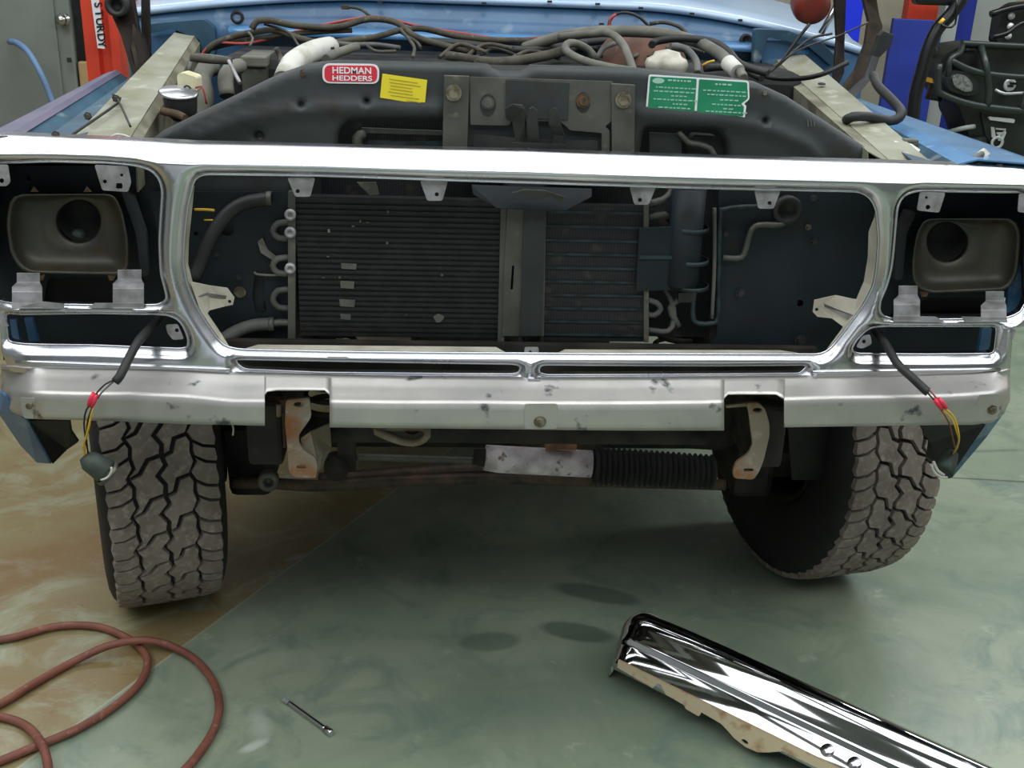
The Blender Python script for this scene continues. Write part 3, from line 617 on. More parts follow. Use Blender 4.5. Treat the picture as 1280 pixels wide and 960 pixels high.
for r_ in range(7):
    a0 = 484+random.uniform(0, 8); ln = random.uniform(24, 40) if r_ < 6 else 18
    if r_ == 6: a0 = 508
    y0 = 97+r_*4 + (a0-478)*.14
    plate('faded_print_line', [(a0, y0), (min(a0+ln, 529), y0+ln*.14), (min(a0+ln, 529), y0+ln*.14+1.1), (a0, y0+1.1)], .1758, .0005, 'inkd', SY)
SG = stick('green_decal', rnd([(811,93),(936,101),(937,124),(930,130),(933,132),(931,148),(807,140)], 3, 3), 'stickwht'); SG['label'] = 'green and white service decal with torn right edge'
plate('green_field', rnd([(813,95.5),(871,98.5),(868,141.5),(809.5,138)], 2, 3), .1757, .001, 'stickgrn', SG); plate('green_field', rnd([(874,99),(934,103),(935,123),(926,130),(930,133),(929,145.5),(871,142)], 2, 3), .1757, .001, 'stickgrn', SG)
plate('oval_badge', circ(823, 101, 7.5, 20, 3.5), .1750, .0006, 'inkw', SG)
for px0, rows in ((815, [(100,20,30),(109,5,50),(114,2,52),(119,24,18),(124,2,52),(129,26,14),(134,8,40)]), (876, [(105,18,22),(113,3,52),(118,8,46),(124,24,22),(130,14,36),(135,28,14),(139,6,46)])):
    for i, (py, off, ln) in enumerate(rows):
        q = px0+off; e = q+ln
        while q < e:
            w = random.uniform(2, 6); yy = py+(q-px0)*.055; h_ = 1.9 if i == 0 else 1.3
            plate('fine_print', [(q, yy-h_), (q+w, yy-h_+.1), (q+w, yy+.3), (q, yy+.2)], .1750, .0004, 'inkw', SG); q += w+1.6
for px, w in ((1009, 3), (1013, 3), (1017, 3)): plate('chalk_tick', [(px, 150), (px+1, 150), (px+2, 158), (px+1, 158)], .1765+.0, .001, 'hose', TR)
# ---------------------------------------- headlight buckets
def bucket(pts, hole, hc, r, tilt):
    """dished lamp bucket: a rolled outer lip that sinks towards the round socket"""
    C0 = Vector(hc); L = [Vector(p[:2]) for p in rnd(pts, 14, 5)]; rows = [[] for _ in range(9)]; N_ = 72
    for j in range(N_+1):
        an = 2*math.pi*j/N_; d = Vector((math.cos(an), math.sin(an))); best = 50
        for i in range(len(L)):
            p, q = L[i], L[(i+1) % len(L)]; e = q-p; den = d.x*e.y-d.y*e.x
            if abs(den) < 1e-9: continue
            w = p-C0; t = (w.x*e.y-w.y*e.x)/den; u_ = (w.x*d.y-w.y*d.x)/den
            if t > 0 and -1e-6 <= u_ <= 1+1e-6: best = t
        for k, (f, y) in enumerate(((1.0, .125), (1.0, .088), (.97, .084), (.93, .092), (.84, .110), (.6, .124), (.3, .128), (.06, .126), (0, .132))):
            rr = r + (best-r)*f; q = C0+d*rr; rows[k].append(P(q.x, q.y, y))
    bk = MB().grid(rows).build('headlight_bucket', 'bucket', TR, solid=.002)
    c = P(hc[0], hc[1], .13); rw = (P(hc[0]+r, hc[1], .13)-c).length
    MB().lathe(c, (0, 1, 0), [(0, rw), (.02, rw*.98), (.05, rw*.9), (.05, 0)], 28).build('bucket_socket', 'dark', bk); return bk
B1 = bucket([(14,243),(142,243),(152,262),(160,300),(160,338),(150,343),(30,341),(14,320),(8,280)], None, (99,276), 27, 0)
MB().lathe(P(99,294,.165), (0,-1,0), [(0,.014),(.012,.013),(.016,.008),(.016,0)], 14).build('bulb_plug', 'green', B1)
B2 = bucket([(1156,274),(1268,273),(1276,290),(1272,340),(1262,362),(1160,366),(1142,356),(1140,330),(1146,292)], None, (1183,302), 25, 0)
plate('headlight_panel', rnd([(-40,206),(204,208),(222,300),(215,392),(180,392),(180,345),(60,348),(52,392),(-30,392)], 4), .19, .004, 'support_lo', TR, [circ(174,288,4,12), circ(36,223,3,10)])
plate('headlight_panel', rnd([(1110,240),(1310,243),(1306,405),(1270,405),(1262,372),(1160,372),(1112,405),(1098,395),(1108,300)], 4), .19, .004, 'support_lo', TR, [circ(1128,310,4,12)])
plate('panel_ridge', rnd([(150,236),(166,244),(182,290),(186,345),(176,345),(170,292),(158,258)], 4), .135, .014, 'support', TR)
plate('panel_ridge', rnd([(1132,262),(1146,266),(1134,290),(1128,350),(1118,350),(1122,290)], 4), .135, .014, 'support', TR)
for a, b_ in ((4, 240), (1060, 1250)):
    plate('panel_backing', bx(a, 392, b_, 450), .19, .004, 'support_lo', TR)
MB().box((-1.02, .215, .76), (-.56, .235, 1.27)).build('cavity_panel', 'dark', TR); MB().box((.60, .215, .76), (1.02, .235, 1.27)).build('cavity_panel', 'dark', TR)
plate('adjuster_ear', [(44,348),(56,342),(54,350),(48,352)], .09, .003, 'rust', B1); plate('adjuster_ear', [(134,343),(146,343),(141,351),(137,351)], .09, .003, 'rust', B1)
plate('adjuster_ear', [(38,240),(42,233),(48,240)], .09, .003, 'rust', B1); plate('adjuster_ear', [(104,240),(108,233),(114,240)], .09, .003, 'rust', B1)
plate('adjuster_ear', [(1150,364),(1162,364),(1158,371),(1152,371)], .09, .003, 'rust', B2)
plate('blue_inner_post', [(0,402),(20,400),(26,432),(8,432)], .14, .01, 'paintblue', TR); plate('blue_inner_post', [(30,398),(40,398),(50,434),(38,434)], .13, .01, 'paintblue', TR)
plate('blue_inner_post', [(1228,411),(1240,411),(1236,446),(1222,446)], .13, .01, 'paintblue', TR); plate('blue_inner_post', [(1262,340),(1276,330),(1278,395),(1258,400)], .12, .01, 'paintblue', TR)
# ---------------------------------------- pigtail leads
for side, sh, wires in ((0, [(200,395,.09),(186,412,.03),(172,428,-.03),(160,450,-.06),(150,470,-.085),(144,477,-.09)], 1), (1, [(1094,412,.08),(1108,432,.02),(1122,455,-.03),(1138,470,-.06),(1156,487,-.085),(1160,490,-.09)], 1)):
    PG = thing if 0 else None
    o = tubep('lead_sheath', sh, [.0], 'rubber', TR) if 0 else MB().tube(cr([P(*p) for p in sh], .01), .0085, 10).build('lead_sheath', 'rubber', TR)
    if side == 0:
        for pts, m_ in (([(145,474,-.09),(132,480,-.095),(122,490,-.1),(118,497,-.1)], 'blackwire'), ([(143,476,-.09),(134,484,-.095),(126,492,-.1),(122,498,-.1)], 'hose'), ([(116,503,-.1),(108,512,-.1),(105,530,-.1),(108,556,-.09)], 'blackwire'), ([(117,505,-.1),(110,525,-.1),(108,548,-.09),(110,566,-.08)], 'blackwire'),
                        ([(115,507,-.1),(112,530,-.1),(107,552,-.09),(106,568,-.08),(112,574,-.08)], 'yellowwire'), ([(116,508,-.1),(109,540,-.1),(104,560,-.09),(108,572,-.08)], 'yellowwire')):
            tubep('lead_wire', pts, .0016, m_, o)
        for a, c in (((121,493),(114,509)), ((117,491),(111,507))): MB().tube([P(a[0], a[1], -.1), P((a[0]+c[0])/2, (a[1]+c[1])/2, -.1), P(c[0], c[1], -.1)], [.0035, .005, .0035], 10).build('butt_connector', 'red', o)
        sk = MB().tube([P(106,570,-.08), P(112,576,-.08), P(128,586,-.07), P(133,590,-.07)], [.012, .02, .024, .024], 16).build('lamp_socket', 'green', o)
        c = P(134,591,-.07); d_ = (P(133,590,-.07)-P(112,576,-.08)).normalized(); MB().lathe(c, d_, [(-.004,.024),(0,.0265),(.003,.0265),(.003,.02),(-.004,.02)], 20).build('socket_collar', 'latch', sk)
        tubep('collar_clip', [(126,600,-.1),(134,597,-.1),(139,590,-.1),(139,584,-.1)], .002, 'white', sk)
    else:
        for pts, m_ in (([(1158,488,-.09),(1162,494,-.095),(1168,500,-.1)], 'blackwire'), ([(1160,486,-.09),(1166,492,-.095),(1172,500,-.1)], 'redwire'), ([(1178,512,-.1),(1190,524,-.1),(1196,540,-.1),(1198,552,-.05),(1192,566,.05)], 'yellowwire'), ([(1182,511,-.1),(1193,522,-.1),(1199,545,-.1),(1196,560,-.05),(1190,568,.05)], 'yellowwire'), ([(1176,512,-.1),(1186,528,-.1),(1191,548,-.08),(1194,560,-.03)], 'brownwire')):
            tubep('lead_wire', pts, .0016, m_, o)
        for a, c in (((1168,499),(1178,512)), ((1173,498),(1183,510))): MB().tube([P(a[0], a[1], -.1), P((a[0]+c[0])/2, (a[1]+c[1])/2, -.1), P(c[0], c[1], -.1)], [.0035, .005, .0035], 10).build('butt_connector', 'red', o)
        sk = MB().tube([P(1190,566,.05), P(1182,582,.03), P(1178,590,.02)], [.014, .022, .022], 16).build('lamp_socket', 'green', o)
        tubep('collar_clip', [(1164,580,.0),(1168,590,.0),(1176,596,.0),(1184,597,.0)], .003, 'white', sk); tubep('collar_clip', [(1167,577,.0),(1172,588,.0),(1180,594,.0)], .003, 'white', sk)
# ---------------------------------------- bumper horns and chassis
for x in (-.52, .5):
    MB().box((x-.035, .03, .66), (x+.035, 3.2, .80)).build('frame_rail', 'chassis', TR, bevel=.01)
plate('horn_bracket', rnd([(357,500),(387,497),(389,522),(382,532),(374,543),(373,552),(379,563),(394,572),(397,582),(395,598),(368,597),(361,590),(359,560),(356,530)], 4, 3), .0, .008, 'rusttan', TR, [circ(373,506,6,14,3.2), rnd(bx(371,582,382,586), 2)], bevel=.002)
plate('horn_bracket', rnd([(932,504),(948,503),(957,512),(962,530),(962,545),(955,575),(949,590),(942,600),(917,598),(916,588),(920,578),(935,568),(941,556),(938,535),(936,515)], 4, 3), .0, .008, 'rusttan', TR, [circ(947,513,6,14,3), rnd(bx(930,586,942,590), 2)], bevel=.002)
plate('horn_web', [(388,540,.03),(412,530,.1),(414,560,.1),(402,585,.06),(396,590,.03),(396,574,.02),(378,560,.02),(376,548,.02)], .05, .006, 'rusttan', TR)
plate('horn_web', [(908,507,.04),(934,504,.01),(936,508,.01),(908,510,.05)], .05, .006, 'rusttan', TR)
plate('rusty_hanger', [(334,500),(356,500),(357,560),(342,560),(334,540)], .04, .02, 'rust', TR); tubep('hanger_bolt', [(348,505,.035),(348,520,.035)], .006, 'rusttan', TR)
tubep('shackle_pin', [(346,548,.05),(346,572,.05)], .013, 'copper', TR)
XM = MB().tube(cr([P(412,538,.17), P(480,538,.17), P(560,538,.17), P(700,540,.17), P(880,541,.17)], .05), .026, 14).build('crossmember', 'chassis', TR)
MB().tube(cr([P(470,537,.07), P(486,546,.05), P(508,553,.04), P(524,552,.04), P(534,544,.04), P(530,535,.05), P(508,534,.06)], .01, True), .008, 10, closed=True).build('tow_eye', 'rusttan', TR)
plate('tow_eye_plate', rnd([(468,532),(536,532),(534,548),(524,556),(506,554),(486,547)], 4), .06, .008, 'latch', TR, [circ(515,538,9,14,5)])
tubep('damper_rod', [(442,571,.33),(520,573,.33),(612,576,.33)], .009, 'latch', TR)
ST = MB().tube([P(606,572,.32), P(624,574,.32), P(739,580,.32)], [.030, .032, .032], 24).build('steering_damper', 'stab', TR)
MB().tube([P(592,571,.32), P(610,573,.32), P(624,574,.32)], [.018, .022, .028], 16).build('damper_cap', 'chassis', ST)
plate('copper_bracket', [(680,551),(722,551),(720,563),(682,562)], .3, .02, 'copper', TR)
bl = []; rr_ = []
for k in range(45):
    t = k/44; bl.append(P(742+150*t, 582+8*t, .32)); rr_.append((.047 if k % 2 else .038)*(1-.12*t))
MB().tube(bl, rr_, 22, smooth=False).build('damper_boot', 'rubber', ST)
tubep('drag_link', [(400,600,.42),(520,592,.40),(620,586,.40),(760,592,.40),(880,600,.42)], .019, 'drag', TR)
tubep('tie_rod', [(290,603,.44),(340,604,.42),(400,607,.40),(520,600,.38),(640,598,.37),(760,602,.38),(905,606,.42)], .015, 'drag', TR)
MB().lathe(P(336,597,.36), (.1,-1,.1), [(0,.0),(0,.024),(.03,.024),(.034,.02),(.034,.012),(.02,.01),(.02,0)], 20).build('tie_rod_end', 'latch', TR)
MB().lathe(P(422,578,.33), (0,-1,0), [(0,.0),(0,.03),(.04,.028),(.045,0)], 20).build('link_joint', 'chassis', TR)
plate('drop_arm', [(420,540),(444,545),(444,590),(424,590)], .3, .03, 'chassis', TR)
MB().tube([(-.74,.66,.45), (-.4,.66,.46), (.0,.66,.46), (.5,.66,.46), (.78,.66,.45)], [.05, .045, .045, .045, .05], 18).build('front_axle', 'chassis', TR)
MB().lathe((.14,.52,.475), (0,1,0), [(0,.0),(0,.08),(.03,.115),(.1,.13),(.2,.12),(.3,.06),(.3,0)], 32).build('differential', 'drag', TR)
for s in (-1, 1):
    for k in range(7):
        z = .52+.035*k; MB().lathe((s*.45, .66, z), (0, 0, 1), [(0,.065),(.008,.073),(.016,.065),(.008,.057),(0,.065)], 20).build('coil_turn', 'chassis', TR)
    MB().box((s*.66-.05, .58, .3), (s*.66+.06, .78, .56)).build('steering_knuckle', 'chassis', TR, bevel=.02)
MB().box((-.8, 1.05, .62), (.8, 3.4, .80)).build('body_underside', 'dark', TR); MB().box((-.25, .9, .42), (.2, 1.8, .7)).build('gearbox', 'chassis', TR, bevel=.03)
MB().box((-.22, .5, .66), (.24, 1.05, .95)).build('engine_block', 'chassis', TR, bevel=.02)
plate('splash_shield', [(280,540,.45),(330,535,.4),(332,600,.45),(286,600,.5)], .45, .006, 'dark', TR)
plate('splash_shield', [(985,535,.4),(1060,535,.5),(1050,600,.5),(990,600,.45)], .45, .006, 'dark', TR)
tubep('vent_tube', [(290,530,.1),(292,536,.1),(291,544,.1)], .002, 'white', TR)
# ---------------------------------------- wheels
def wheel(cx, cy, rz, mirror):
    R, W = .415, .13; MX = Matrix.Translation((cx, cy, R+.006)) @ Matrix.Rotation(rz, 4, 'Z') @ Matrix.Diagonal((1.08, 1, 1, 1))
    prof = [(-.098,.20),(-.110,.215),(-.128,.27),(-.134,.32),(-.130,.36),(-.122,.385),(-.112,.396),(-.05,.401),(0,.402),(.05,.401),(.112,.396),(.122,.385),(.130,.36),(.134,.32),(.128,.27),(.110,.215),(.098,.20)]
    b = MB(); n = 96
    b.add([MX @ Vector((v, r*math.cos(2*math.pi*j/n), r*math.sin(2*math.pi*j/n))) for v, r in prof for j in range(n)],
          [(i*n+j, i*n+(j+1) % n, (i+1)*n+(j+1) % n, (i+1)*n+j) for i in range(len(prof)-1) for j in range(n)], True)
    wh = thing('w', '', '') if 0 else None
    rimb = MB(); rp = [(-.102,.205),(-.108,.20),(-.10,.19),(-.09,.175),(.02,.17),(.03,.15),(.035,.09),(.06,.08),(.06,0)]
    rp2 = rp if mirror < 0 else [(-a, r) for a, r in rp]
    rimb.add([MX @ Vector((v, max(r, .001)*math.cos(2*math.pi*j/48), max(r, .001)*math.sin(2*math.pi*j/48))) for v, r in rp2 for j in range(48)],
          [(i*48+j, i*48+(j+1) % 48, (i+1)*48+(j+1) % 48, (i+1)*48+j) for i in range(len(rp2)-1) for j in range(48)], True)
    rm = rimb.build('wheel', 'rim', TR, solid=.004); ty = b.build('tyre', 'tyre', rm)
    hub = MB(); hub.lathe(MX @ Vector((-.05*mirror*-1, 0, 0)), MX.to_3x3() @ Vector((-mirror, 0, 0)), [(-.12,.0),(-.12,.13),(-.03,.13),(-.02,.1),(.0,.06),(.02,0)], 24); hub.build('brake_drum', 'chassis', rm)
    # tread blocks
    pitch = 28; tb = MB(); UM = 2*math.pi*R/pitch
    def inset(poly, g):
        q = [Vector((v, u*UM)) for v, u in poly]; n_ = len(q); ar = sum(q[i].cross(q[(i+1) % n_]) for i in range(n_)) if hasattr(q[0], 'cross') else 1
        sg = 1 if sum(q[i].x*q[(i+1) % n_].y-q[(i+1) % n_].x*q[i].y for i in range(n_)) > 0 else -1; out = []
        for i in range(n_):
            e1 = (q[i]-q[i-1]).normalized(); e2 = (q[(i+1) % n_]-q[i]).normalized(); n1 = Vector((-e1.y, e1.x))*sg; n2 = Vector((-e2.y, e2.x))*sg
            bi = n1+n2; bi = bi/max(.5, bi.dot(n1)) if bi.length > .1 else n1; out.append(q[i]+bi*g)
        return [(p.x, p.y/UM) for p in out]
    def blk(poly, k, g=.0044):
        top = inset(poly, g+.0008); bot = inset(poly, g-.0010); n_ = len(poly); out = []
        for rad, pl in ((1, top), (0, bot)):
            for v, u in pl:
                a = (k+u)/pitch*2*math.pi; dr = .010*max(0, abs(v)/.118-.55)**2*4
                rt_ = (R-dr) if rad else (.395-.006*(abs(v) > .1))
                out.append(MX @ Vector((v*mirror, -rt_*math.sin(a), -rt_*math.cos(a))))
        tb.add(out, [tuple(range(n_))] + [(i, (i+1) % n_, n_+(i+1) % n_, n_+i) for i in range(n_)])
    # four columns of interlocking blocks: zigzag borders between the columns, stepped grooves across them
    def border(v0, am):
        def f(u): return v0 + am*(float(np.interp(u % 1, [0, .25, .5, .75, 1], [-1, 1, .2, .6, -1])))
        return f
    E0 = lambda u: -.118+.004*(abs((u*2) % 1-.5) < .2); E1 = lambda u: -E0(u+.2); B1, B2, B3 = border(-.062, .007), border(0, .009), border(.062, .007)
    def cell(bL, bR, path, u0, h):
        lo_ = [(s_, u0+du) for s_, du in path]; hi_ = [(s_, u+h) for s_, u in lo_][::-1]
        V = lambda s_, u: (bL(u)+s_*(bR(u)-bL(u)), u)
        def between(ua, ub, s_):
            q = [k_*.25 for k_ in range(-20, 20) if min(ua, ub)+.06 < k_*.25 < max(ua, ub)-.06]; q = q if ub > ua else q[::-1]
            return [V(s_, u) for u in q]
        return [V(*p) for p in lo_] + between(lo_[-1][1], hi_[0][1], 1) + [V(*p) for p in hi_] + between(hi_[-1][1], lo_[0][1], 0)
    pa = [(0, 0), (.32, .10), (.52, .42), (1, .50)]; pb = [(0, .12), (.46, .04), (.62, -.30), (1, -.36)]; pcs = [(0, 0), (.55, .06), (1, .22)]
    for k in range(pitch):
        blk(cell(B1, B2, pa, .0, 1), k); blk(cell(B2, B3, pa, .45, 1), k)
        for h0, h1 in ((0, .40), (.40, 1)):
            g_ = .0036
            blk(cell(E0, B1, pcs, .30+h0, h1-h0), k, .0030); blk(cell(B3, E1, [(1-s_, du) for s_, du in pcs][::-1], .15+h0, h1-h0), k, .0030)
    for o_ in (tb.build('tread_blocks', 'tread', ty),):
        o_['label'] = 'dusty grey tread blocks'
    return rm
wheel(-.915, .665, .31, 1); wheel(.88, .785, .21, -1)
# ---------------------------------------- engine bay
FWALL = MB().grid([[Vector((x, 1.08+.0*x, z)) for x in np.linspace(-1.02, 1.0, 24)] for z in (.75, 1.30)], False)
def zc(x): return 1.515 - (.09 if x > 0 else .055)*max(0, (abs(x)-.35)/.6)**1.6
fw = MB().grid([[Vector((x, 1.08 - .10*max(0, abs(x)-.5), z if z < 1.45 else zc(x))) for x in np.linspace(-.98, .97, 40)] for z in (.75, 1.3, 1.40, 1.5)], True)
FWO = fw.build('firewall', 'paintblue', TR, solid=.01)
ct = MB().grid([[Vector((x, 1.08 - .10*max(0, abs(x)-.5) + yy, zc(x)+dz)) for x in np.linspace(-.98, .97, 40)] for yy, dz in ((-.012, -.012), (-.014, .0), (.0, .006), (.12, .02), (.3, .07))], True)
CT = ct.build('cowl_top', 'cowl', TR, solid=.004)
sf = MB().grid([[Vector((x, 1.08 - .10*max(0, abs(x)-.5) + yy, z)) for x in np.linspace(-.72, .80, 30)] for yy, z in ((-.002, 1.432), (-.05, 1.425), (-.055, 1.41))], True)
sf.build('firewall_ledge', 'fenderblue', FWO, solid=.004)
for pts in ([(186,30,.98),(205,28,.98),(255,24,.98),(268,34,.98),(270,60,.98),(262,90,.98),(254,90,.98),(250,50,.98),(215,36,.98),(186,42,.98)], [(944,36,.98),(985,38,.98),(1030,55,.98),(1046,72,.98),(1040,84,.98),(1010,58,.98),(960,46,.98),(950,80,.98),(942,80,.98)]):
    plate('apron_arch', rnd(pts, 4, 3), .98, .03, 'fendervalley', FWO, bevel=.006)
plate('apron_end', rnd([(186,46),(240,40),(252,56),(252,100),(186,110)], 6), 1.0, .01, 'paintblue', FWO); plate('apron_end', rnd([(950,50),(1000,52),(1044,84),(1046,130),(956,130)], 6), 1.0, .01, 'paintblue', FWO)
for px, py in ((297,21),(932,50)): MB().lathe(P(px, py, 1.06), (0,-1,0), [(0,.017),(.008,.017),(.01,.011),(.002,.009),(.002,0)], 18).build('rubber_bung', 'rubber', FWO)
for px, py in ((752,30),(687,2),(747,5),(801,10),(865,17),(475,3),(605,4),(925,25)): MB().box(P(px-3, py-1.5, 1.06), P(px+3, py+1.5, 1.05)).build('trim_clip', 'rubber', FWO)
def T(pts, r, m_, nm='wiring_loom'): return tubep(nm, pts, r, m_, TR)
# dark block added for the shade under the harness, then engine parts
MB().box((-.70, .75, .9), (.72, 1.04, 1.385)).build('bay_shade_block', 'dark', TR, bevel=.03)
EN = MB().box((-.30, .45, .95), (.30, .9, 1.22)).build('intake_manifold', 'chassis', TR, bevel=.03)
for s in (-1, 1): MB().box((s*.3-.08, .45, 1.1), (s*.3+.08, .95, 1.28)).build('rocker_cover', 'fendervalley' if s > 0 else 'latch', EN, bevel=.02)
MB().lathe(P(610,84,.62), (0,0,-1), [(0,0),(0,.14),(.01,.16),(.06,.16),(.06,0)], 40).build('air_cleaner', 'dark', EN)
# left (passenger) side: battery / white hose / heater hoses
BT = MB().box(P(300,72,.72), P(348,118,.9)).build('battery', 'latch', TR, bevel=.008)
MB().box(P(300,70,.71), P(346,76,.88)).build('battery_lid', 'hose', BT, bevel=.004)
MB().tube(cr([P(356,100,.42), P(364,82,.46), P(378,71,.52), P(396,63,.60), P(412,59,.68)], .02), .024, 16).build('white_air_duct', 'white', TR)
MB().tube(cr([P(408,74,.5), P(420,67,.55), P(446,58,.62)], .02), .010, 12).build('duct_branch', 'hose', TR)
T([(250,150,.5),(256,122,.52),(252,100,.55),(258,86,.58),(268,83,.6)], .021, 'hose', 'heater_hose'); T([(284,120,.5),(282,100,.52),(286,88,.56),(300,82,.62)], .017, 'hose', 'heater_hose')
T([(236,92,.6),(238,76,.62),(246,70,.66),(285,74,.62),(290,80,.6)], .006, 'latch', 'rod'); T([(286,76,.45),(300,104,.4)], .004, 'tab', 'hood_rod'); T([(238,72,.5),(262,75,.5),(290,76,.5)], .008, 'harness', 'bracket_bar')
plate('relay_box', rnd([(221,93),(229,91),(246,97),(247,112),(243,118),(232,117),(222,108)], 3), .40, .05, 'cream', TR, bevel=.003)
HR = MB().lathe(P(223,116,.34), (.1,-.2,1), [(0,0),(-.004,.036),(.0,.04),(.004,.036),(.008,.0)], 28).build('horn_disc', 'silver', TR)
MB().lathe(P(225,122,.34), (.1,-.2,-1), [(0,.034),(.03,.03),(.045,.018),(.05,0)], 20).build('horn_body', 'rubber', HR)
T([(215,122,.33),(222,128,.33),(232,138,.33)], .009, 'hose', 'horn_bracket')
T([(228,112,.36),(233,107,.36),(238,110,.36),(240,116,.36)], .002, 'blackwire', 'relay_wire'); T([(244,110,.36),(252,108,.36),(256,118,.36),(258,130,.36)], .002, 'redwire', 'relay_wire')
T([(200,138,.3),(208,140,.3),(222,143,.28),(232,148,.26)], .008, 'rust', 'brake_line')
# harness bundles along the cowl
T([(252,80,.95),(262,60,.9),(285,48,.9),(318,40,.88),(345,38,.88),(375,48,.85),(405,54,.8),(440,50,.82),(470,46,.85),(500,38,.9),(530,36,.92),(570,45,.95),(620,50,.96),(690,50,.98),(760,44,1.0),(830,40,1.0)], .008, 'harness')
T([(315,36,.86),(322,26,.86),(340,26,.86),(370,32,.88),(420,34,.9),(460,24,.92),(495,28,.92),(520,46,.88),(560,58,.86),(600,66,.84)], .008, 'harness')
T([(258,62,.92),(300,52,.9),(350,44,.88),(400,40,.9),(440,38,.92)], .006, 'harness'); T([(330,30,.87),(360,40,.86),(372,55,.8),(378,62,.7)], .003, 'harness')
T([(248,90,.9),(254,66,.9),(272,54,.9),(310,54,.88),(360,42,.9),(410,30,.93),(470,21,.95),(520,32,.95),(580,42,.97),(640,49,.98),(720,43,1.0),(760,44,1.0)], .0035, 'redwire', 'red_wire')
T([(500,36,.9),(512,50,.82),(518,60,.7),(516,72,.6)], .004, 'harness'); T([(500,40,.9),(520,52,.85),(526,60,.8)], .004, 'harness'); T([(455,54,.8),(470,64,.75),(495,64,.75)], .004, 'harness')
T([(420,54,.8),(440,56,.78),(470,56,.8),(500,60,.82)], .006, 'hose2'); T([(528,52,.9),(580,55,.9),(640,62,.88),(690,60,.88),(740,52,.95),(800,48,.98)], .01, 'rubber'); T([(560,70,.8),(620,78,.7),(680,70,.75),(720,58,.85)], .012, 'harness')
T([(428,10,1.04),(440,9,1.03),(452,12,1.02),(462,20,1.0)], .004, 'harness'); MB().box(P(427,6,1.05), P(436,12,1.03)).build('wire_clip', 'harness', TR)
T([(395,72,.6),(405,62,.62),(418,60,.62)], .003, 'blackwire', 'thin_wire'); T([(345,60,.6),(350,70,.6),(352,80,.55)], .006, 'harness'); T([(310,40,.8),(316,48,.8),(312,58,.78)], .003, 'hose', 'thin_wire')
# right (driver) side
BO = MB().lathe(P(800,96,.86), (0,-1,.15), [(-.04,.0),(-.04,.10),(.0,.125),(.02,.12),(.05,.08),(.06,0)], 36).build('brake_booster', 'booster', TR)
RS = MB().lathe(P(832,92,.40), (0,0,1), [(0,.04),(.012,.044),(.02,.046),(.03,.042),(.036,.03),(.044,.026),(.05,.0)], 24, smooth=True).build('washer_reservoir', 'clear', TR)
for a_ in range(3): MB().lathe(P(822+a_*10,72+a_,.40), (0,0,1), [(-.01,.009),(.004,.009),(.006,.0)], 12).build('reservoir_cap', 'clear', RS)
T([(655,60,.9),(700,46,.85),(740,40,.8),(780,39,.78),(830,42,.72),(870,52,.62),(895,64,.5),(912,79,.42)], .0135, 'hose', 'radiator_hose')
T([(700,46,.8),(735,43,.7),(762,42,.6),(778,55,.5),(786,72,.42),(793,92,.36)], .009, 'hose', 'small_hose')
T([(795,90,.3),(760,84,.34),(730,76,.42),(708,64,.5),(708,56,.52),(718,54,.54),(735,62,.56),(744,74,.56)], .009, 'hose', 'small_hose')
T([(815,56,.6),(820,52,.62),(850,48,.6),(890,52,.58),(910,64,.55),(925,80,.5),(960,92,.45)], .009, 'rubber', 'vacuum_hose'); T([(838,58,.5),(858,62,.5),(870,76,.45),(872,92,.4)], .008, 'hose2', 'vacuum_hose')
MB().tube([P(910,78,.42), P(922,90,.38)], .017, 18).build('white_hose_sleeve', 'white', TR); T([(924,88,.38),(930,98,.34)], .01, 'hose', 'hose_stub')
T([(761,38,1.0),(762,26,1.0),(772,17,1.0),(785,16,1.0),(800,22,1.0),(814,36,1.0)], .004, 'rubber'); T([(761,36,1.0),(763,24,1.0),(770,18,1.0)], .0045, 'redwire', 'red_wire')
T([(812,30,1.02),(830,28,1.02),(850,34,1.02),(862,46,1.0)], .005, 'harness'); T([(878,82,.7),(885,78,.7),(893,76,.7)], .003, 'yellowwire', 'yellow_wire')
T([(900,70,.8),(930,80,.78),(960,96,.7),(1000,98,.6),(1030,92,.55),(1060,78,.55)], .006, 'blackwire', 'drooping_wire'); T([(946,100,.6),(970,84,.6),(1010,50,.7),(1040,42,.72)], .003, 'blackwire', 'drooping_wire'); T([(975,80,.7),(1000,45,.7),(1012,30,.7)], .004, 'blackwire', 'drooping_wire')
T([(960,90,.6),(1000,62,.6),(1050,44,.7),(1085,28,.75)], .002, 'blackwire', 'drooping_wire'); T([(880,86,.6),(905,84,.6),(930,88,.6),(952,98,.5)], .008, 'rubber', 'vacuum_hose'); T([(745,75,.6),(755,60,.62),(770,54,.65)], .006, 'hose2', 'vacuum_hose')
for k in range(9):
    a = random.uniform(520, 880); T([(a, 72, .8), (a+25, 60+random.uniform(-6, 6), .85), (a+60, 66+random.uniform(-8, 8), .8)], .005, random.choice(('rubber', 'harness', 'hose2')))
# right-hand brace to fender with folded strap
plate('folded_strap', [(1118,176,.28),(1140,180,.27),(1152,188,.26),(1150,192,.25),(1132,186,.25),(1120,181,.26)], .26, .004, 'white', TR); MB().box(P(1126,172,.3), P(1148,184,.28)).build('strap_buckle', 'latch', TR, bevel=.004)
for px, py, y in ((1182,204,.09),(1248,207,.07),(1027,106,.7)): MB().lathe(P(px, py, y), (0,0,1), [(0,.009),(.004,.009),(.006,0)], 12).build('rubber_stop', 'rubber', TR)
plate('cable_end', [(1222,194,.1),(1232,186,.12),(1238,192,.12),(1228,200,.1)], .1, .01, 'white', TR); T([(1205,208,.07),(1218,198,.09),(1228,192,.1)], .006, 'hose', 'cable_stub')
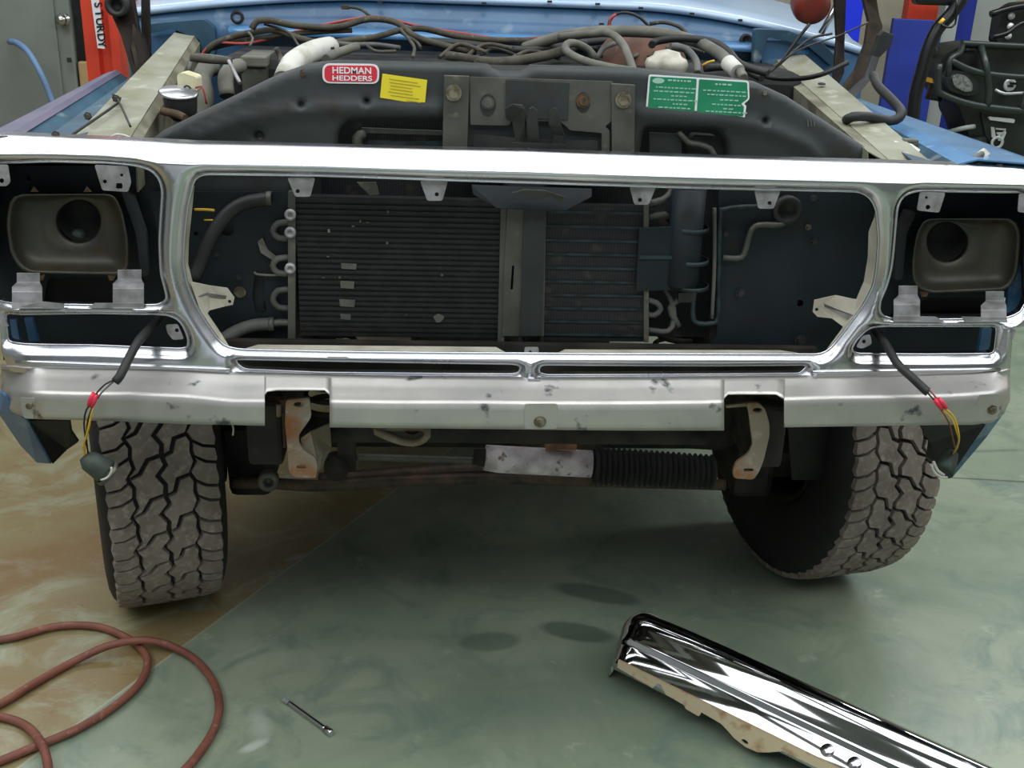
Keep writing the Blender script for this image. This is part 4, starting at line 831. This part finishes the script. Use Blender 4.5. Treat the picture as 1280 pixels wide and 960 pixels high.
# ---------------------------------------- bonnet hinges
HG = plate('bonnet_hinge', [(136,-6,.84),(166,-6,.84),(174,40,.8),(188,86,.72),(178,98,.68),(168,104,.66),(158,70,.72),(150,44,.78),(140,22,.82)], .8, .02, 'hinge', TR, bevel=.004)
plate('hinge_arm', [(176,-6,.86),(186,-6,.86),(188,70,.8),(184,84,.76),(178,80,.78),(176,30,.84)], .8, .015, 'hinge', HG, bevel=.003)
plate('hinge_web', [(166,30,.8),(178,50,.8),(186,74,.76),(172,96,.68),(164,60,.74)], .79, .006, 'hingetan', HG); MB().lathe(P(149,6,.82), (0,-1,0), [(0,.026),(.03,.026),(.03,.015),(.01,.014),(.01,0)], 24).build('hinge_spring', 'rubber', HG)
HG2 = plate('bonnet_hinge', [(1078,-6,.84),(1096,-6,.84),(1100,20,.84),(1104,32,.83),(1100,60,.8),(1088,92,.74),(1068,124,.68),(1050,114,.68),(1070,88,.74),(1082,55,.8),(1086,26,.82)], .8, .02, 'hingetan', TR, bevel=.004)
plate('hinge_arm', [(1043,-6,.86),(1058,-6,.86),(1056,60,.84),(1056,90,.8),(1048,108,.76),(1042,100,.78),(1046,50,.84)], .8, .015, 'hinge', HG2, bevel=.003)
plate('hinge_tongue', [(1098,44,.7),(1104,38,.7),(1118,44,.7),(1114,58,.7),(1100,72,.7),(1092,96,.68),(1068,124,.62),(1058,118,.64),(1080,98,.68),(1090,70,.7)], .7, .015, 'rubber', HG2, bevel=.004)
T([(1058,150,.4),(1066,146,.38),(1085,146,.4),(1112,151,.42),(1124,147,.42),(1126,138,.44),(1112,122,.5),(1098,108,.55),(1092,94,.6)], .011, 'rubber', 'flex_cable')
LP = MB().lathe(P(1014,6,.93), (0,-1,-.1), [(-.04,.0),(-.04,.045),(-.01,.06),(.01,.06),(.02,.05),(.025,0)], 30).build('round_lamp_housing', 'orange', TR) if 0 else None
# ================================================================== LOOSE THINGS
RC = thing('round_canister', 'rusty red rounded canister above the right end of the blue cowl', 'canister', P(1014, 4, .98))
MB().lathe(P(1013,4,.98), (0,-.9,-.3), [(-.04,0),(-.04,.035),(-.02,.048),(.01,.05),(.03,.045),(.036,.026),(.036,0)], 30).build('body', mat('rusty_red_paint', '7A2A1E', .5, 0, '5E2A1E', 20), RC)
MB().tube([P(1026,42,.94), P(1040,18,.94), P(1052,-6,.94)], .008, 10).build('bright_rod', 'steel', RC)
# chrome bumper lying on the floor
def bumper():
    A = PZ(752, 850, .0); A = Vector((A.x, A.y, 0)); E = PZ(1030, 992, 0.0); d = (Vector((E.x, E.y, 0))-A).normalized(); n = Vector((-d.y, d.x, 0))   # n points away from the camera
    root = thing('chrome_bumper', 'chrome truck bumper lying on the green floor at lower right', 'bumper', A+d*.6)
    prof = [(-.004,.052),(-.003,.064),(.001,.072),(.006,.077),(.018,.086),(.030,.096),(.037,.100),(.041,.104),(.043,.111),(.048,.117),(.060,.127),(.072,.139),(.082,.149),(.092,.155),(.104,.158),(.118,.155),(.132,.143),(.144,.12),(.152,.08),(.156,.012)]
    def st(s, k=1.0, bow=0):
        return [A+d*s+n*((a)*1.0+bow)+Vector((0, 0, z*k)) for a, z in prof]
    rows = []
    L_ = 1.9
    # wrapped end: the section sweeps round a tight corner
    c = .055
    for j in range(8):
        t = j/7; ang = t*math.pi/2; s = c*(1-math.sin(ang)) ; rows.append([A+d*(c-(c+.012*z/.13)*math.cos(ang)*0-c*math.cos(ang)*(.35+.65*z/.136))+n*(.02*(1-math.sin(ang))*(1-a/.165)+a*(.80+.20*math.sin(ang)))+Vector((0, 0, z*(.62+.38*math.sin(ang)))) for a, z in prof])
    for s in np.linspace(c+.02, L_, 60): rows.append(st(s, 1, -.03*((s-.9)/.9)**2+.03 if 0 else .0))
    face = MB().grid(rows, True).build('chrome_face', 'bumper', root, solid=.003, sub=0)
    # end cheek, going down to the floor
    ck = [rows[0], [Vector((p.x, p.y, 0.004)) - d*.012 for p in rows[0]]]
    MB().grid(ck, True).build('end_cheek', 'bumper', root, solid=.003)
    # inner flange facing the camera with tabs and notches
    fl = []
    out_ = [(.0,.056),(.0,.034),(.04,.030),(.10,.026),(.112,.044),(.120,.046),(.135,.026),(.185,.022),(.19,.014),(.225,.012),(.23,.026),(.28,.022),(.30,.012),(.315,.002),(.345,-.006),(.375,-.004),(.40,.010),(.43,.030),(.6,.034),(1.2,.036),(1.9,.038),(1.9,.056)]
    pts2 = [(s, z+.022) for s, z in out_]; poly = [Vector(p) for p in pts2]
    ov, fs, ovo = cdt(pts2, [[(.342+.009*math.cos(q*math.pi/4), .028+.006*math.sin(q*math.pi/4)) for q in range(8)]])
    b = MB()
    for off in (0, .004): b.add([A+d*(v.x+.045)+n*(-.006+off)+Vector((0, 0, v.y+.006)) for v in ov], fs)
    b.build('inner_flange', 'bumper_in', root)
    hb = A+d*.66+n*.055+Vector((0, 0, .102)); nv = Vector((-n.x*.62, -n.y*.62, .78)).normalized()
    for k, s in ((0, .56), (1, .62)):
        MB().lathe(A+d*s+n*(.024)+Vector((0,0,.088)), nv, [(0,.016),(.003,.016),(.007,.010),(.008,0)], 20).build('bumper_bolt', 'steel', root)
    return root
bumper()
# red air hose loops on the floor
hp = [(-60,812),(0,803),(60,784),(110,782),(150,792),(178,808),(184,830),(176,852),(150,880),(110,905),(50,932),(-20,962),(-70,975)]
def fl(px, py, z=.012): v = PZ(px, py, z); return v
h1 = [fl(*p) for p in [(-60,800),(-20,802),(20,796),(70,783),(120,783),(158,797),(180,815),(184,832),(174,855),(140,885),(95,912),(40,935),(-10,955),(-60,970)]]
h2 = [PZ(px, py, .012+(.022 if 120 < px < 200 and py < 820 else 0)) for px, py in [(-60,905),(0,880),(40,856),(90,828),(140,806),(190,801),(235,818),(264,848),(274,880),(268,910),(250,940),(225,968),(180,1000)]]
h3 = [PZ(px, py, .012+(.022 if py > 915 else 0)) for px, py in [(-60,890),(-20,893),(10,898),(35,909),(52,930),(60,958),(58,990)]]
HO = MB().tube(cr(h1, .015), .0095, 12).build('air_hose', 'hosered')
for nm, h in (('hose_loop', h2), ('hose_loop', h3)): MB().tube(cr(h, .015), .0095, 12).build(nm, 'hosered', HO)
tag(HO, 'dull red rubber air hose looped on the floor at lower left', 'hose')
# socket extension bar
a, b_ = PZ(357, 875, .008), PZ(415, 917, .008); d = (b_-a).normalized(); Lb = (b_-a).length
EX = MB().tube([a+d*.012, a+d*.02, b_-d*.03, b_-d*.02], [.0045, .0055, .0055, .008], 14).build('extension_bar', 'steel')
MB().tube([b_-d*.022, b_-d*.002, b_], [.0085, .0085, .007], 14).build('drive_socket', 'steel', EX); c = a+d*.004
MB().tube([a-d*.004, a+d*.014], .0065, 4, smooth=False).build('square_drive', 'steel', EX)
tag(EX, 'short chrome socket extension bar lying alone on the green floor', 'tool')
# ------------------------------------------------------------------ background left
CY = 4.6
CA = thing('storage_cabinet', 'tall grey green steel cabinet with a silver knob in the upper left corner', 'cabinet', (-3.3, CY, 0))
pr = P(92, 60, CY).x; MB().box((-4.5, CY, 0), (pr, CY+.6, 2.3)).build('cabinet_body', 'cab', CA, bevel=.01)
MB().box((-4.4, CY-.02, .05), (pr-.08, CY, 2.24)).build('door_leaf', 'cab', CA, bevel=.005)
kb = P(80, 24, CY-.02); MB().lathe(kb, (0,-1,0), [(0,.035),(.01,.035),(.012,.016),(.04,.016),(.05,.03),(.07,.028),(.08,0)], 20).build('knob', 'knob', CA)
MB().box(P(76,19,CY-.02), P(82,22,CY-.03)).build('latch_keeper', 'knob', CA); MB().box(P(84,72,CY-.02), P(89,78,CY-.03)).build('lower_hinge', 'atvgrey', CA)
tag(MB().tube(cr([P(12,52,CY-.05), P(22,54,CY-.12), P(36,66,CY-.2), P(50,90,CY-.25), P(62,118,CY-.25), P(76,160,CY-.25), P(90,230,CY-.2)], .03), .017, 10).build('water_hose', 'hoseblue'), 'pale blue hose arching down in front of the grey cabinet', 'hose')
kx = P(97, 50, CY); tag(MB().box((pr+.012, CY+.03, P(100,77,CY).z), (P(118,90,CY).x, CY+.08, 2.3)).build('dark_strip', 'black'), 'black upright strip between grey cabinet and red post', 'board')  # thin slab filling the black strip beside the cabinet edge
bxx = MB().box((pr+.012, CY, 0), (P(118,90,CY).x, CY+.4, P(100,77,CY).z)).build('cardboard_box', 'box', bevel=.01)
tag(bxx, 'tall tan box below the black strip beside the grey cabinet', 'box')
PY = 2.6
LPST = thing('lift_post', 'bright red steel post with a white sign beside the left fender', 'post', (P(122,50,PY).x, PY, 0))
x0, x1 = P(101,10,PY).x, P(141,10,PY).x
pw = [(x0,0),(x0+.05,0),(x0+.058,.03),(x1-.03,.03),(x1-.022,0),(x1+.012,0),(x1+.012,.1),(x0,.1)]
b = MB(); n = len(pw)
b.add([(a, PY+c, z) for z in (0, 2.4) for a, c in pw], [(i, (i+1) % n, n+(i+1) % n, n+i) for i in range(n)] + [tuple(range(n))[::-1], tuple(range(n, 2*n))])
b.build('column', 'orange', LPST); MB().box((x0-.1, PY-.1, 0), (x1+.1, PY+.2, .02)).build('base_plate', 'orange', LPST)
sg = MB().box(P(114,-4,PY-.02), P(131,61,PY-.018)); 
o_ = plate('sign_plate', [(113,-6),(123,-4),(131,61),(122,60)], PY-.03, .004, 'stickwht', LPST)
for i, ch in enumerate('STURDY'):
    px, py = 121.4+i*.92, 7.5+i*9.6
    q = P(px-2.5, py-5, PY-.033); X = (P(px-2, py+4, PY-.033)-P(px-3.2, py-5, PY-.033)).normalized(); Z = (P(px+4, py-5.5, PY-.033)-P(px-2, py-5, PY-.033)).normalized()
    text('lettering', ch, .042, 'black', LPST, P(px-3.6, py-4.4, PY-.034), X, Z)
tag(MB().tube([P(140,38,PY+.15), P(143,52,PY+.15)], [.03,.035], 14).build('work_glove', 'white'), 'off white bundle hanging behind the red post', 'bundle')
# ------------------------------------------------------------------ background right
def panel(name, pts, y, t, m_, lab, cat, z0=0):
    top = [P(*p, y) for p in pts]; xs_l = [p.x for p in top]; b = MB()
    vs = [Vector((p.x, p.y, p.z)) for p in top]; x_0, x_1 = min(xs_l), max(xs_l)
    fr = [Vector((x_0, y, z0)), Vector((x_1, y, z0))] + vs; k = len(fr)
    b.add(fr+[p+Vector((0, t, 0)) for p in fr], [tuple(range(k)), tuple(range(k, 2*k))[::-1]] + [(i, (i+1) % k, k+(i+1) % k, k+i) for i in range(k)])
    return tag(b.build(name, m_, bevel=.005), lab, cat)
panel('blue_board', [(1180,26),(1118,23)], 5.9, .05, 'bluep', 'large blue board standing behind the black hose at right', 'board')
panel('blue_divider', [(1084,-20),(1056,-20)], 5.7, .05, 'bluebr', 'bright blue panel seen between the right bonnet hinge arms', 'panel')
panel('blue_post', [(1226,-20),(1203,-20)], 6.2, .15, 'bluedk', 'dark blue steel post behind the quad bike', 'post')
panel('grey_post', [(1206,-20),(1187,-20)], 6.0, .12, 'greyp', 'narrow pale grey upright post left of the dark blue post', 'post')
panel('pale_panel', [(1275,-20),(1222,-20)], 6.6, .1, 'greyp', 'wide pale grey panel behind the quad bike handlebar', 'panel')
ob = MB().box(P(1140,-20,6.6), P(1166,26,6.7)).build('orange_sign', 'orange'); tag(ob, 'orange square sign on the cream wall above the blue board', 'sign')
# upright cable machine: black tubes
CT_ = MB().tube(cr([P(1206,-8,4.0), P(1190,16,4.0), P(1172,36,4.0), P(1160,62,4.0), P(1152,90,4.0), P(1144,120,4.0), P(1140,160,4.0)], .03), .035, 12).build('black_strap', 'black')
MB().box(P(1148,-8,4.0), P(1196,7,4.1)).build('top_block', 'black', CT_, bevel=.02); MB().tube(cr([P(1196,0,3.95), P(1194,30,3.95), P(1184,34,3.95), P(1176,30,3.95)], .03), .006, 8).build('thin_cable', 'black', CT_)
MB().tube([P(1174,30,3.98), P(1180,24,3.98)], .012, 10).build('yellow_clip', 'yellow', CT_)
tag(CT_, 'black hanging strap and block in front of the blue board', 'strap')
# quad bike
AY = 4.4
AT = thing('quad_bike', 'black quad bike with round badge and guard bars at far right', 'quad bike', (P(1262,160,AY+.6).x, AY+.7, 0))
def A_(name, pts, y, t, m_, par=AT, bev=.01): return plate(name, pts, y, t, m_, par, bevel=bev)
BD = A_('front_body', rnd([(1176,70),(1200,58),(1240,56),(1330,70),(1330,200),(1240,215),(1215,180),(1200,135),(1182,118),(1174,90)], 8), AY+.12, .3, 'atv', bev=.04)
A_('rear_body', rnd([(1215,62),(1240,58),(1330,62),(1330,180),(1240,180),(1215,150)], 8), AY+.45, .5, 'atv', bev=.04)
def at(pts, r, m_='atvgrey', nm='guard_bar', par=AT): return MB().tube(cr([P(*p) for p in pts], .03), r, 10).build(nm, m_, par)
at([(1174,80,AY),(1172,110,AY),(1178,118,AY),(1212,130,AY),(1260,137,AY),(1320,142,AY)], .02); at([(1187,75,AY),(1210,86,AY),(1232,92,AY),(1270,96,AY),(1320,98,AY)], .018)
at([(1203,56,AY+.1),(1200,66,AY+.05),(1188,74,AY),(1185,95,AY)], .018); at([(1226,58,AY+.1),(1232,80,AY),(1236,110,AY),(1234,134,AY)], .02)
at([(1202,54,AY+.1),(1240,56,AY+.1),(1320,60,AY+.1)], .018); at([(1204,62,AY+.12),(1226,62,AY+.12)], .014); at([(1290,96,AY),(1282,120,AY),(1276,138,AY)], .018)
HLg = A_('headlight_surround', rnd([(1180,96),(1188,88),(1208,90),(1222,100),(1224,118),(1208,120),(1188,114)], 4), AY+.06, .08, 'atvgrey')
A_('headlight_lens', rnd([(1190,96),(1198,92),(1208,95),(1216,104),(1216,114),(1206,115),(1193,108)], 4), AY+.04, .04, 'lens', HLg, .008)
A_('headlight_surround', rnd([(1188,70),(1198,66),(1222,70),(1226,86),(1200,84),(1186,80)], 4), AY+.08, .06, 'black')
MB().lathe(P(1193,77,AY+.03), (0,-1,0), [(0,.018),(.012,.012),(.015,0)], 12).build('marker_lamp', 'lens', AT)
BG = MB().lathe(P(1262,106,AY+.09), (0,-1,0), [(0,.038),(.008,.036),(.012,.03),(.006,.018),(.006,0)], 24).build('round_badge', 'emblem', AT)
MB().box(P(1263,103,AY+.07), P(1270,106,AY+.075)).build('badge_bar', 'black', BG); MB().box(P(1260,106,AY+.07), P(1266,109,AY+.075)).build('badge_bar', 'black', BG)
at([(1244,112,AY+.08),(1256,117,AY+.06),(1280,116,AY+.06)], .008, 'emblem', 'badge_chin')
A_('nose_bar', rnd([(1236,146),(1269,149),(1268,154),(1237,150)], 2), AY+.06, .02, 'emblem')
A_('skid_plate', rnd([(1226,140),(1330,146),(1330,200),(1252,200),(1232,170)], 5), AY+.10, .05, 'atv')
for pts in ([(1239,159),(1243,159),(1245,172),(1240,172)], [(1245,160),(1258,161),(1257,163),(1245,162)], [(1246,165),(1256,166),(1255,169),(1246,168)], [(1248,168),(1251,168),(1251,176),(1248,176)], [(1253,166),(1257,163),(1258,166),(1254,176),(1251,174)]):
    A_('winch_bracket', pts, AY+.085, .012, 'emblem', AT, .001)
MB().lathe(P(1246,178,AY+.09), (0,-1,0), [(0,.040),(.008,.040),(.008,.024),(0,.024)], 20).build('winch_hook', 'emblem', AT)
at([(1238,18,AY+.5),(1250,14,AY+.5),(1275,8,AY+.5),(1320,4,AY+.5)], .02, 'black', 'handlebar'); at([(1240,46,AY+.4),(1258,42,AY+.4),(1275,30,AY+.4),(1300,24,AY+.4)], .016, 'black', 'rack_bar')
A_('instrument_pod', rnd([(1252,16),(1272,4),(1300,2),(1300,56),(1246,54)], 5), AY+.55, .12, 'atv')
for px, py in ((1264,20),(1263,33),(1260,45)): MB().lathe(P(px, py, AY+.53), (0,-1,0), [(0,.022),(.01,.02),(.012,0)], 14).build('pod_button', 'emblem', AT)
def at_wheel(px, py, y, r, w):
    c = P(px, py, y); c.z = r; b = MB(); b.lathe(c, (1, 0, 0), [(-w/2,0),(-w/2,r*.5),(-w/2-.01,r*.75),(-w/2+.01,r*.93),(0,r*.96),(w/2-.01,r*.93),(w/2+.01,r*.75),(w/2,r*.5),(w/2,0)], 32)
    o = b.build('quad_wheel', 'tyre', AT); k = MB()
    for i in range(20):
        for s in (-1, 1):
            a = 2*math.pi*(i+.25*s)/20; p0 = c+Vector((s*w*.05, math.cos(a)*r*.96, math.sin(a)*r*.96)); p1 = c+Vector((s*w*.5, math.cos(a+.1)*r*.92, math.sin(a+.1)*r*.92)); k.tube([p0, p1], .022, 5, smooth=False)
    k.build('wheel_lugs', 'trim', o)
at_wheel(1160, 150, AY+.35, .36, .24)
at([(1190,190,AY+.2),(1210,180,AY+.1),(1230,176,AY+.1)], .03, 'atvgrey', 'suspension_arm'); at([(1185,165,AY+.2),(1205,160,AY+.1),(1218,158,AY+.1)], .014, 'greyp', 'steering_link')
MB().box(P(1168,84,AY+.25), P(1174,102,AY+.35)).build('yellow_reflector', 'yellow', AT)
at([(1158,60,AY+.3),(1168,70,AY+.3),(1172,100,AY+.3),(1166,125,AY+.3)], .05, 'black', 'mud_guard')
q0 = P(1203,182,3.0); q1 = P(1232,182,3.0); tag(MB().box((q0.x, 3.0, 0), (q1.x, 3.25, q0.z)).build('cardboard_carton', 'box', bevel=.01), 'tall tan carton standing in front of the quad bike', 'carton')
# ------------------------------------------------------------------ end
